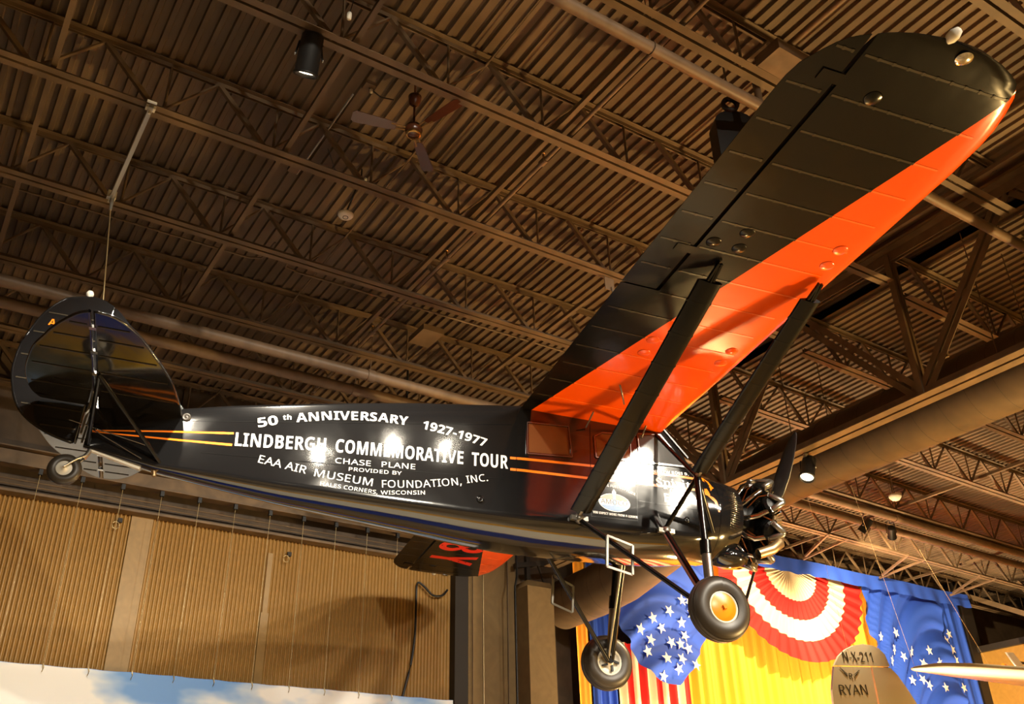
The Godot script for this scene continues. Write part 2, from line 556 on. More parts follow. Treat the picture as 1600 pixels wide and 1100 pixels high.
func make_pipes() -> void:
	# cross bracing at the bottom chords, one angle bar per line
	var names := ["brown bracing bar at the far left, crossing under the joists above the tail", "brown bracing bar slanting down from the ceiling spotlight to the tail fin", "brown bracing bar beside the sprinkler pipe right of the ceiling fan", "brown bracing bar slanting behind the wing's trailing edge", "brown bracing bar behind the wing tip"]
	for i in 5:
		var x := 0.01 + 2.46 * i
		var st := begin()
		var y := roof_y(x) + 0.07
		box(st, Vector3(x, y, -6.2), Vector3(0.055, 0.006, 19.6))
		box(st, Vector3(x - 0.025, y + 0.027, -6.2), Vector3(0.006, 0.055, 19.6))
		tag(build(st, "bracing_bar", M.roof_paint), names[i], "bracing", "bracing bars under the joists")
	for i in 3:
		var x := 13.6 + 4.9 * i
		var st := begin()
		var y := roof_y(x) + 0.22
		box(st, Vector3(x, y, -6.2), Vector3(0.055, 0.006, 19.6))
		box(st, Vector3(x - 0.025, y + 0.027, -6.2), Vector3(0.006, 0.055, 19.6))
		tag(build(st, "bracing_bar", M.roof_paint), ["thin right-hand bracing bar closest to the truss girder", "thin right-hand bracing bar crossing over the two dark spotlights", "thin right-hand bracing bar at the right edge of the picture"][i], "bracing", "bracing bars under the joists")
	# sprinkler branch beside the third bar
	var sp := thing("sprinkler_pipe", "thin sprinkler pipe with brass heads right of the ceiling fan", "pipe")
	var st := begin()
	tube(st, [Vector3(5.12, 9.12, 3.0), Vector3(5.12, 9.12, -15.9)], 0.028, 10)
	build(st, "pipe", M.pipe_paint, sp)
	for i in 6:
		var z := -4.6 - 2.3 * i
		var c := begin()
		tube(c, [Vector3(5.12, 9.12, z - 0.05), Vector3(5.12, 9.12, z + 0.05)], 0.042, 10)
		build(c, "coupling", M.pipe_paint, sp)
		var h := begin()
		tube(h, [Vector3(5.12, 9.15, z), Vector3(5.12, 9.23, z)], 0.013, 8)
		lathe(h, [Vector2(0, 0.075), Vector2(0.028, 0.078), Vector2(0.028, 0.083), Vector2(0, 0.085)], frame_at(Vector3(5.12, 9.16, z), Vector3(5.12, 10, z)), 10)
		build(h, "sprinkler_head", M.fan_brass, sp)
	# second thinner conduit two feet away
	var co := begin()
	tube(co, [Vector3(4.0, 9.6, 2.0), Vector3(4.0, 9.6, -15.8)], 0.014, 8)
	tag(build(co, "conduit", M.roof_paint), "thin dark conduit clipped under the deck beside the fan", "conduit")
	var c2 := begin()
	tube(c2, [Vector3(-3.5, 9.16, -10.76), Vector3(2.9, 9.24, -10.73), Vector3(3.05, 9.24, -10.65), Vector3(3.1, 9.3, -10.3)], 0.014, 8)
	tag(build(c2, "conduit", M.roof_paint), "thin conduit running left behind the hanger bar's joist", "conduit")
	var c3 := begin()
	tube(c3, [Vector3(3.42, 9.3, -10.3), Vector3(3.4, 9.24, -10.68), Vector3(3.6, 9.24, -10.72), Vector3(10.6, 9.31, -10.68)], 0.016, 8)
	tag(build(c3, "conduit", M.roof_paint), "thin conduit bending out right of the smoke detector", "conduit")
	# main pipe along the joists, hung by loops
	var mp := thing("water_main", "thick warmly lit ceiling pipe passing behind the wing tip", "pipe")
	var mt := begin()
	tube(mt, [Vector3(-3.5, 8.8, -4.69), Vector3(22.5, 8.8, -4.69)], 0.065, 16)
	build(mt, "pipe", M.pipe_paint, mp)
	for x in [1.6, 4.85, 8.1, 13.5, 17.0]:
		var hg := begin()
		var ring := []
		for k in 13: ring.append(Vector3(x, 8.8 + 0.07 * cos(TAU * k / 12), -4.69 + 0.07 * sin(TAU * k / 12)))
		tube(hg, ring, 0.006, 5, false)
		tube(hg, [Vector3(x, 8.87, -4.69), Vector3(x, 9.7, -4.69)], 0.006, 5)
		build(hg, "hanger", M.roof_paint, mp)
	var dr := begin()
	tube(dr, [Vector3(6.35, 8.86, -4.69), Vector3(6.35, 9.25, -4.69)], 0.04, 10)
	tube(dr, [Vector3(6.35, 9.25, -4.69), Vector3(6.35, 9.25, -3.0)], 0.04, 10)
	build(dr, "branch", M.pipe_paint, mp)
	for i in 2:
		var z := -12.1 - 0.56 * i
		var bp := thing("twin_pipe", ["upper of the two parallel brown pipes above the tail and fuselage", "lower of the two parallel brown pipes above the tail and fuselage"][i], "pipe", Vector3.ZERO, "two parallel pipes above the tail")
		var s := begin()
		tube(s, [Vector3(-3.5, 8.68, z), Vector3(12.0, 8.76, z), Vector3(30.0, 8.45, z)], 0.085, 14)
		build(s, "pipe", M.pipe_paint, bp)
		for k in 5:
			var x := -1.0 + 6.4 * k
			var cl := begin()
			var y := lerpf(8.68, 8.76, (x + 3.5) / 15.5) if x < 12 else lerpf(8.76, 8.45, (x - 12) / 18.0)
			tube(cl, [Vector3(x - 0.06, y, z), Vector3(x + 0.06, y, z)], 0.1, 14)
			tube(cl, [Vector3(x, y + 0.08, z), Vector3(x, roof_y(x) + 0.72, z)], 0.007, 5)
			build(cl, "coupling", M.pipe_paint, bp)

func make_duct() -> void:
	var t := thing("air_duct", "large round brown air duct running along the truss girder", "duct")
	var path := [[7.0, 7.56], [-9.6, 7.56], [-11.0, 7.46], [-12.6, 7.24], [-14.0, 6.92], [-14.8, 6.85], [-16.0, 6.83]]
	var pts := []
	for p in path: pts.append(Vector3(11.8, p[1], p[0]))
	var st := begin()
	tube(st, pts, 0.5, 40, false)
	build(st, "duct_shell", M.duct_paint, t)
	var z := 6.5
	while z > -15.6:
		var y := 7.56
		for i in path.size() - 1:
			if z <= path[i][0] and z >= path[i + 1][0]: y = lerpf(path[i][1], path[i + 1][1], (path[i][0] - z) / (path[i][0] - path[i + 1][0]))
		var s := begin()
		lathe(s, [Vector2(0.49, -0.005), Vector2(0.504, 0), Vector2(0.49, 0.005)], frame_at(Vector3(11.8, y, z), Vector3(11.8, y, z - 1)), 40)
		build(s, "seam_ring", M.dark_steel, t)
		z -= 0.42
	for zz in [-2.0, -5.5, -9.0]:
		var h := begin()
		for s in [-0.5, 0.5]: tube(h, [Vector3(11.8 + s, 7.6, zz), Vector3(11.8 + s, 9.6, zz)], 0.008, 5)
		build(h, "hanger_rod", M.roof_paint, t)

# ---------- walls, banner, wires ----------
func make_walls() -> void:
	var w := Node3D.new()
	w.name = "wall_back"
	add_child(w)
	tag(w, "tan corrugated steel wall behind the aeroplane", "", "", "structure")
	var st := begin()
	var pitch := 0.0676
	var pts: Array[Vector2] = []
	for k in 61:
		var x := pitch * 10 * k / 60.0
		pts.append(Vector2(x, 0.02 * clampf(3.2 * cos(TAU * x / pitch) + 1.6, -1, 1)))
	st.set_smooth_group(0)
	for k in 60:
		quad(st, Vector3(pts[k].x, 0, pts[k].y), Vector3(pts[k].x, 7.22, pts[k].y), Vector3(pts[k + 1].x, 7.22, pts[k + 1].y), Vector3(pts[k + 1].x, 0, pts[k + 1].y))
	var sheet := finish(st)
	for i in 20:
		var x := -4.4 + 0.676 * i
		if x > 9.05 - 0.3: break
		place(sheet, "wall_sheet", M.wall_paint, w, Transform3D(Basis.IDENTITY, Vector3(x, 0, -16.0)))
	for f in [[3.0, 3.35, 0.0, 7.22], [5.38, 5.47, 5.9, 6.95], [5.36, 5.5, 4.0, 5.9]]:
		var s := begin()
		box(s, Vector3((f[0] + f[1]) / 2, (f[2] + f[3]) / 2, -15.975), Vector3(f[1] - f[0], f[3] - f[2], 0.02))
		build(s, "flashing_strip", M.flashing, w)
	# rows of screws
	var sc := begin()
	lathe(sc, [Vector2(0, 0.006), Vector2(0.008, 0.004), Vector2(0.01, 0)], frame_at(Vector3.ZERO, Vector3.BACK), 6)
	var screw := finish(sc)
	for y in [4.95, 6.45]:
		for i in 44:
			var x := 0.9 + 0.0676 * 3 * i - 0.03
			if x < 9.0 and not (x > 2.95 and x < 3.4): place(screw, "screw", M.dark_steel, w, Transform3D(Basis.IDENTITY, Vector3(x + 0.0, y, -15.987)))
	var backing := begin()
	box(backing, Vector3(2.6, 5.0, -16.15), Vector3(13.4, 10.4, 0.2))
	box(backing, Vector3(20.5, 5.0, -16.75), Vector3(22.0, 10.4, 0.2))
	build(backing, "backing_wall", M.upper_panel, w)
	# flat dark panels over the ledge
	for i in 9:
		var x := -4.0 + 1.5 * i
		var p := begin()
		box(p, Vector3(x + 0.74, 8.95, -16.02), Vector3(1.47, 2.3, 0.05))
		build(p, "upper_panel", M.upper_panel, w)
	# ledge: soffit and lit beam in front of it
	var lg := begin()
	box(lg, Vector3(2.6, 7.24, -15.9), Vector3(13.4, 0.04, 0.26))
	box(lg, Vector3(2.6, 7.62, -15.72), Vector3(13.4, 0.015, 0.2))
	box(lg, Vector3(2.6, 7.75, -15.72), Vector3(13.4, 0.24, 0.02))
	box(lg, Vector3(2.6, 7.9, -15.72), Vector3(13.4, 0.02, 0.2))
	build(lg, "ledge_beam", M.girder_paint, w)
	var lg2 := begin()
	tube(lg2, [Vector3(-4.2, 7.42, -15.75), Vector3(9.2, 7.4, -15.75)], 0.012, 6)
	tube(lg2, [Vector3(-4.2, 7.33, -15.72), Vector3(9.2, 7.31, -15.72)], 0.01, 6)
	build(lg2, "conduit", M.roof_paint, w)
	# corner post, concrete pier
	var post := begin()
	box(post, Vector3(9.25, 4.9, -15.95), Vector3(0.3, 9.8, 0.3))
	struct(post, "trim_1", M.dark_steel, "dark steel corner post at the end of the corrugated wall")
	var pier := begin()
	box(pier, Vector3(9.94, 4.9, -15.9), Vector3(1.1, 9.8, 0.2))
	struct(pier, "wall_pier", M.concrete, "flat brown wall pier right of the corrugated wall")
	var rec := begin()
	box(rec, Vector3(11.3, 4.9, -16.5), Vector3(1.9, 9.8, 0.2))
	struct(rec, "wall_recess", M.upper_panel, "dark brown recessed wall behind the box column")
	# the rest of the room
	var fl := begin(); box(fl, Vector3(13.6, -0.1, -3.8), Vector3(36.0, 0.2, 26.2))
	struct(fl, "floor", M.floor_grey, "grey brown hall floor, below the frame")
	var wl := begin(); box(wl, Vector3(-4.4, 5.0, -3.8), Vector3(0.2, 10.4, 26.2))
	struct(wl, "wall_left", M.plain_wall, "plain tan side wall at the left, outside the frame")
	var wf := begin(); box(wf, Vector3(13.6, 5.0, 9.3), Vector3(36.2, 10.4, 0.2))
	struct(wf, "wall_front", M.plain_wall, "plain tan wall behind the viewer")
	var wr := begin(); box(wr, Vector3(31.4, 5.0, -3.8), Vector3(0.2, 10.4, 26.2))
	struct(wr, "wall_right", M.wall_paint, "tan far right wall seen through the framed opening")

func make_wall_things() -> void:
	for i in 12:
		var x := 0.84 + 0.6278 * i
		var t := thing("banner_wire", ["leftmost thin hanging wire holding the sky banner", "thin hanging wire second from the left in front of the corrugated wall", "thin hanging wire just right of the tail wheel", "thin hanging wire left of the flat flashing strip", "thin hanging wire right of the flat flashing strip", "thin hanging wire sixth from the left, on the corrugated wall", "thin hanging wire seventh from the left, on the corrugated wall", "thin hanging wire eighth from the left, near the narrow flashing strip", "thin hanging wire ninth from the left, with a bright clamp", "thin hanging wire tenth from the left, over the wing's shadow", "thin hanging wire eleventh from the left, ending by the wing's far tip", "rightmost thin hanging wire beneath the far wing tip"][i], "wire", Vector3(x, 0, -15.66), "wires holding the sky banner")
		var s := begin()
		tube(s, [Vector3(0, 7.52, 0), Vector3(0, 4.66, 0)], 0.004, 5)
		build(s, "wire", M.wire, t)
		var c := begin()
		box(c, Vector3(0, 7.56, 0), Vector3(0.06, 0.09, 0.06))
		build(c, "beam_clamp", M.black_plastic, t)
		var h := begin()
		tube(h, [Vector3(0, 4.7, 0), Vector3(0.015, 4.64, 0.01), Vector3(0, 4.58, 0.012)], 0.008, 5)
		build(h, "hook", M.wire, t)
	# printed sky banner: sagging slightly between the hooks
	var b := begin()
	b.set_smooth_group(0)
	var nx := 60
	var ny := 16
	var pt := func(i: int, j: int) -> Vector3:
		var x := -4.0 + 13.0 * i / nx
		var s := fposmod((x - 0.84) / 0.6278, 1.0)
		var top := 4.69 - 0.014 * sin(PI * s)
		return Vector3(x, lerpf(1.3, top, float(j) / ny), -15.68 + 0.012 * sin(x * 2.1) * (0.4 + 0.6 * j / ny))
	for i in nx:
		for j in ny:
			var uv := func(a: int, c: int) -> Vector2: return Vector2(float(a) / nx, 1.0 - float(c) / ny)
			for q in [[i, j], [i, j + 1], [i + 1, j + 1], [i, j], [i + 1, j + 1], [i + 1, j]]:
				b.set_uv(uv.call(q[0], q[1]))
				b.add_vertex(pt.call(q[0], q[1]))
	var sky := mat("sky_print", Color(1, 1, 1), 0.6)
	sky.albedo_texture = sky_print()
	tag(build(b, "sky_banner", sky), "long printed banner of blue sky and clouds hung below the corrugated wall", "banner")
	# loose cable and conduit near the corner post
	var cb := begin()
	tube(cb, smooth_path([Vector3(8.98, 6.75, -15.9), Vector3(8.85, 6.62, -15.88), Vector3(8.65, 6.6, -15.88), Vector3(8.45, 6.75, -15.88), Vector3(8.33, 6.8, -15.9), Vector3(8.32, 6.6, -15.93), Vector3(8.32, 5.9, -15.93), Vector3(8.25, 5.3, -15.93), Vector3(8.1, 4.7, -15.93), Vector3(8.0, 4.3, -15.93)]), 0.022, 8)
	tag(build(cb, "cable", M.black_plastic), "loose black cable hanging on the corrugated wall beside the corner post", "cable")
	for i in 3:
		var s := begin()
		tube(s, [Vector3([9.48, 9.72, 10.3][i], 7.6, -15.78), Vector3([9.48, 9.72, 10.25][i], 0.2, -15.78)], [0.012, 0.009, 0.016][i], 6)
		tag(build(s, "wall_conduit", M.wire if i == 1 else M.roof_paint), ["thin conduit on the left part of the flat brown pier", "thin pale wire in the middle of the flat brown pier", "conduit along the right edge of the flat brown pier"][i], "conduit")
	var gl := begin()
	tube(gl, [Vector3(10.2, 7.5, -15.3), Vector3(10.17, 7.0, -15.25), Vector3(10.1, 6.8, -15.22), Vector3(10.1, 0.2, -15.22)], 0.022, 8)
	tag(build(gl, "cable", M.black_plastic), "dark cable dropping in front of the box column's left face", "cable")
	for k in 2:
		var sm := thing("wall_eye", ["small wall bracket with ring left of the flat flashing strip", "small wall bracket with ring right of the narrow flashing strip"][k], "bracket", Vector3([2.82, 5.75][k], [7.05, 6.93][k], -15.93), "ring brackets on the corrugated wall")
		var s := begin(); box(s, Vector3(0, 0.04, 0), Vector3(0.07, 0.07, 0.05)); build(s, "plate", M.dark_steel, sm)
		var r := begin()
		var ring := []
		for q in 13: ring.append(Vector3(-0.06 + 0.055 * sin(TAU * q / 12), -0.06 + 0.06 * cos(TAU * q / 12), 0.03))
		tube(r, ring, 0.008, 5, false); build(r, "ring", M.wire, sm)
	# box column with a bevelled cap
	var col := thing("box_column", "brown boxed-in column with a flat top left of the gold curtain", "column", Vector3(10.76, 0, -15.6))
	var s1 := begin(); box(s1, Vector3(0, 3.45, 0), Vector3(0.62, 6.9, 0.6)); build(s1, "shaft", M.concrete, col)
	var s2 := begin()
	loft(s2, [PackedVector3Array([Vector3(-0.31, 6.9, 0.3), Vector3(0.31, 6.9, 0.3), Vector3(0.31, 6.9, -0.3), Vector3(-0.31, 6.9, -0.3)]), PackedVector3Array([Vector3(-0.27, 7.02, 0.26), Vector3(0.27, 7.02, 0.26), Vector3(0.27, 7.02, -0.26), Vector3(-0.27, 7.02, -0.26)])], true, false, true)
	build(s2, "cap", M.concrete, col)
	var br := begin()
	bar(br, Vector3(-0.1, 7.02, 0), Vector3(-0.1, 7.6, 0), 0.09, 0.09)
	bar(br, Vector3(-0.4, 7.35, 0), Vector3(0.9, 7.62, 0), 0.1, 0.12)
	bar(br, Vector3(0.25, 7.0, 0.1), Vector3(0.1, 7.4, 0.1), 0.03, 0.03)
	build(br, "bracket", M.dark_steel, col)

func sky_print() -> ImageTexture:
	# printed picture: clouds above, blue lower sky, a yellow field and grey ground at the bottom edge
	var n := FastNoiseLite.new()
	n.seed = 21; n.frequency = 0.006; n.fractal_octaves = 5
	var w := 512
	var h := 160
	var im := Image.create(w, h, false, Image.FORMAT_RGB8)
	for y in h:
		for x in w:
			var v := n.get_noise_2d(x * 1.3, y * 2.6)
			var c := Color(0.46, 0.65, 0.90).lerp(Color(0.97, 0.97, 0.96), clampf(0.55 + v * 2.4, 0, 1))
			# the printed landscape at the foot: trees, a yellow field, blue water
			var g := n.get_noise_2d(x * 4.0 + 300.0, 40.0) * 7.0
			if y > 68 + g: c = Color(0.42, 0.45, 0.40).lerp(Color(0.20, 0.23, 0.18), clampf(0.5 + n.get_noise_2d(x * 7.0, y * 7.0) * 2.0, 0, 1))
			if y > 98 + 0.4 * g: c = Color(0.90, 0.72, 0.10).lerp(Color(0.78, 0.58, 0.06), clampf(0.5 + v * 2.0, 0, 1))
			if y > 128 - 0.5 * g: c = Color(0.12, 0.32, 0.75)
			im.set_pixel(x, y, c)
	return ImageTexture.create_from_image(im)

# ---------- bunting and curtains ----------
func cloth(nx: int, ny: int, at: Callable) -> SurfaceTool:
	var st := begin()
	st.set_smooth_group(0)
	for i in nx:
		for j in ny:
			quad(st, at.call(float(i) / nx, float(j) / ny), at.call(float(i) / nx, float(j + 1) / ny), at.call(float(i + 1) / nx, float(j + 1) / ny), at.call(float(i + 1) / nx, float(j) / ny))
	return st

func star_mesh() -> ArrayMesh:
	var st := begin()
	var p := PackedVector2Array()
	for k in 10: p.append(Vector2.from_angle(PI / 2 + TAU * k / 10) * (0.135 if k % 2 == 0 else 0.056))
	prism(st, p, 0.008)
	return finish(st)

func hanging(called: String, label: String, m: Material, x0: float, x1: float, y0: float, y1: float, z: float, pitch: float, deep: float, spread := 0.0) -> MeshInstance3D:
	var at := func(u: float, v: float) -> Vector3:
		var x := lerpf(x0, x1, u)
		var f := TAU * x / pitch
		return Vector3(x + spread * v * (u - 0.5), lerpf(y1, y0, v), z + deep * (sin(f) + 0.35 * sin(2.3 * f + 1.0)) * (0.55 + 0.45 * v) + 0.02 * sin(3.0 * v + x))
	var n := maxi(20, int((x1 - x0) / pitch * 12))
	var o := build(cloth(n, 8, at), called, m)
	tag(o, label, "curtain")
	return o

func make_drapes() -> void:
	var z := -16.0
	# the long blue valance
	var at := func(u: float, v: float) -> Vector3:
		var x := lerpf(12.2, 25.8, u)
		var f := 0.5 * sin(x * 11.0) + 0.5 * sin(x * 6.3 + 1.0)
		return Vector3(x, lerpf(8.72, 8.34, v) + 0.015 * sin(x * 2.0) + 0.012 * v * sin(x * 9.0), -15.47 + 0.03 * f * (0.3 + v) + 0.03 * v)
	tag(build(cloth(260, 5, at), "valance", M.cloth_blue), "long blue cloth valance along the top of the bunting", "valance")
	hanging("curtain", "pleated gold curtain behind the red and white bunting", M.cloth_gold, 14.6, 22.3, 0.6, 8.62, -16.12, 0.36, 0.11)
	hanging("curtain", "narrow gold curtain edge left of the blue curtain, beside the dark recess", M.cloth_gold, 12.15, 12.48, 0.6, 8.62, -16.05, 0.3, 0.04)
	hanging("curtain", "dark blue hanging curtain left of the starred swag", M.cloth_blue, 12.48, 13.08, 0.6, 8.62, -15.98, 0.22, 0.05)
	hanging("curtain", "blue curtain hanging at the far right end of the bunting", M.cloth_blue, 24.55, 26.0, 0.6, 8.62, -15.95, 0.33, 0.07, 0.5)
	hanging("curtain", "thin dark red curtain edge below the silver wing at right", M.cloth_red, 24.3, 24.7, 0.6, 6.3, -15.86, 0.3, 0.03)
	# striped red and white curtain at the lower left
	var rw := thing("striped_curtain", "red and white striped curtain below the starred blue swag", "curtain")
	for i in 10:
		var x0 := 13.1 + 0.2 * i
		var a := func(u: float, v: float) -> Vector3:
			var x := x0 + 0.2 * u
			return Vector3(x, lerpf(6.2, 0.6, v), -15.92 + 0.04 * sin(TAU * x / 0.27))
		build(cloth(8, 4, a), "stripe", M.cloth_red if i % 2 else M.cloth_cream, rw)
	# fan-shaped bunting: bands of cream, red, cream, red
	var fan := thing("bunting_fan", "fan-shaped pleated bunting in red and cream bands under the blue valance", "bunting", Vector3(18.72, 8.55, -15.75))
	var rr := [0.03, 0.36, 0.56, 0.78, 1.0]
	for b in 4:
		var a := func(u: float, v: float) -> Vector3:
			var th := PI + PI * u
			var r := lerpf(rr[b], rr[b + 1], v)
			var pleat := sin(th * 46.0)
			if b == 3 and v > 0.99: r += 0.004 * pleat
			return Vector3(cos(th) * 2.6 * r, sin(th) * 2.31 * r + (0.0 if r < 0.9 else -0.02 * (r - 0.9)), 0.035 * pleat * minf(1.0, r * 1.6) + 0.16 * r * sin(PI * u) + 0.04 * sin(7.0 * r))
		build(cloth(230, 5, a), "band", M.cloth_red if b % 2 else M.cloth_cream, fan)
	# starred blue swags
	var star := star_mesh()
	var shapes := [
		[[[3.67, 14.15, 14.5], [3.75, 13.85, 14.62], [3.95, 13.5, 14.78], [4.5, 13.12, 15.3], [5.0, 12.85, 15.5], [5.35, 12.8, 15.65], [6.2, 12.8, 15.85], [6.92, 12.8, 15.98]], 14.3,
			[[14.76, 7.2], [14.98, 7.17], [14.31, 6.9], [13.8, 6.68], [14.69, 6.7], [15.0, 6.9], [14.17, 6.55], [13.41, 6.4], [13.8, 6.25], [14.36, 6.25], [14.85, 6.45], [14.62, 6.24], [14.83, 6.16], [15.2, 6.66], [13.67, 5.99], [14.07, 5.87], [14.48, 5.89], [14.42, 5.68], [14.87, 5.79], [14.0, 5.5]], "starred blue swag left of the red and cream bunting fan"],
		[[[3.0, 22.6, 24.6], [3.4, 22.3, 24.6], [4.0, 22.0, 24.6], [4.6, 21.65, 24.6], [5.3, 21.35, 24.6], [6.0, 21.3, 24.6], [6.92, 21.4, 24.6]], 24.1,
			[[21.73, 7.16], [22.24, 7.3], [22.04, 6.86], [22.78, 6.88], [23.55, 6.98], [23.14, 6.61], [22.33, 6.7], [21.95, 6.58], [22.52, 6.13], [22.83, 6.16], [23.24, 6.07], [23.91, 6.06], [23.78, 6.67]], "starred blue swag right of the red and cream bunting fan"],
	]
	for s in shapes:
		var t := thing("star_swag", s[3], "bunting", Vector3.ZERO, "starred blue swags")
		var rows: Array = s[0]
		var surf := func(x: float, y: float) -> float:
			var v := (8.42 - y) / 3.0
			var c: float = (x - s[1]) / 1.6
			return -15.68 + 0.075 * sin(TAU * (2.6 * v - 0.9 * c * c + 0.25 * c)) + 0.035 * sin(TAU * (6.1 * v - 2.1 * c * c + 0.3 * c)) + 0.007 * sin(TAU * (11.0 * v - 4.3 * c * c)) + 0.12 * v
		var a := func(u: float, v: float) -> Vector3:
			var lo: Array = []
			var hi: Array = []
			for r in rows: lo.append([r[0], r[1]]); hi.append([r[0], r[2]])
			var y := lerpf(6.92, rows[0][0], v)
			var x := lerpf(lerp_table(lo, y), lerp_table(hi, y), u)
			return Vector3(x, y + 1.7, surf.call(x, y + 1.7))
		build(cloth(40, 60, a), "cloth", M.cloth_blue, t)
		for i in s[2].size():
			var q: Array = s[2][i]
			var p := Vector3(q[0], q[1], surf.call(q[0], q[1]) + 0.05)
			var e := 0.05
			var n := Vector3(-(surf.call(q[0] + e, q[1]) - surf.call(q[0] - e, q[1])) / (2 * e), -(surf.call(q[0], q[1] + e) - surf.call(q[0], q[1] - e)) / (2 * e), 2.6).normalized()
			var b := Basis.looking_at(-n, Vector3.UP).rotated(n, 0.5 * sin(i * 2.3))
			place(star, "star", M.star_white, t, Transform3D(b, p))
	# stars on the right-hand curtain
	var rs := thing("star_banner", "starred blue cloth hanging at the right end of the bunting", "banner")
	var b2 := func(u: float, v: float) -> Vector3: return Vector3(lerpf(24.63, 25.2, u) + 0.25 * v, lerpf(8.62, 4.5, v), -15.8 + 0.03 * sin(14.0 * u + 2.0 * v))
	build(cloth(16, 12, b2), "cloth", M.cloth_blue, rs)
	for q in [[24.67, 7.38], [24.86, 7.16], [24.9, 6.88], [24.7, 6.87], [24.86, 7.58], [24.95, 6.16]]:
		place(star, "star", M.star_white, rs, Transform3D(Basis(Vector3.BACK, 0.3), Vector3(q[0], q[1], -15.72)))

# ---------- the right end of the hall ----------
func make_right_end() -> void:
	var w := Node3D.new()
	w.name = "wall_stage"
	add_child(w)
	tag(w, "tan side wall with a dark framed opening right of the bunting", "", "", "structure")
	var lo := begin(); box(lo, Vector3(26.7, 3.6, -11.0), Vector3(0.25, 7.4, 11.0)); build(lo, "lower_wall", M.wall_paint, w)
	var po := begin()
	box(po, Vector3(26.45, 6.0, -16.2), Vector3(0.5, 7.0, 0.45))
	box(po, Vector3(26.6, 7.36, -11.0), Vector3(0.3, 0.16, 11.0))
	build(po, "opening_frame", M.dark_steel, w)
	for q in [[-15.9, 8.9, -13.2, 7.4], [-12.9, 8.9, -13.3, 7.4], [-13.3, 7.4, -14.3, 8.9]]:
		var b := begin(); bar(b, Vector3(26.5, q[1], q[0]), Vector3(26.5, q[3], q[2]), 0.14, 0.1); build(b, "brace", M.roof_paint, w)
	for i in 4:
		var j := begin(); box(j, Vector3(31.27, 5.0, -15.0 + 1.4 * i), Vector3(0.03, 10.0, 0.03)); build(j, "panel_joint", M.dark_steel, w)
	for i in 2:
		var p := begin(); tube(p, [Vector3(30.6, 8.5 - 0.3 * i, -15.9), Vector3(30.6, 8.5 - 0.3 * i, -11.0)], 0.12, 12)
		tag(build(p, "wall_pipe", M.roof_paint), ["upper thick pipe seen through the framed opening at right", "lower thick pipe seen through the framed opening at right"][i], "pipe", "pipes seen through the opening")
	# lattice above the bunting, in the shade
	var la := thing("lattice_beam", "dark steel lattice beam in the shade above the blue valance", "beam", Vector3(12.3, 0, -16.45))
	var c := begin()
	box(c, Vector3(7.0, 9.25, 0), Vector3(14.0, 0.12, 0.12)); box(c, Vector3(7.0, 8.55, 0), Vector3(14.0, 0.12, 0.12))
	build(c, "chord", M.roof_paint, la)
	for i in 20:
		var b := begin(); bar(b, Vector3(0.7 * i, 8.6 if i % 2 else 9.2, 0), Vector3(0.7 * i + 0.7, 9.2 if i % 2 else 8.6, 0), 0.06, 0.06)
		build(b, "web_bar", M.roof_paint, la)
	# pairs of kicker braces under the lit joist
	for i in 3:
		var k := thing("kicker_brace", ["pair of slanting angle braces under the lit joist, closest to the propeller", "pair of slanting angle braces above the middle of the blue valance", "pair of slanting angle braces near the right end of the blue valance"][i], "brace", Vector3([18.7, 21.6, 24.6][i], 0, 0), "kicker braces above the valance")
		for s in [0, 1]:
			var b := begin()
			bar(b, Vector3(-0.7 * s, roof_y(k.position.x) + 0.02, -13.8), Vector3(0.1 - 0.15 * s, roof_y(k.position.x) - 0.06, -15.3 + 0.2 * s), 0.05, 0.05)
			build(b, "brace_bar", M.pipe_paint, k)

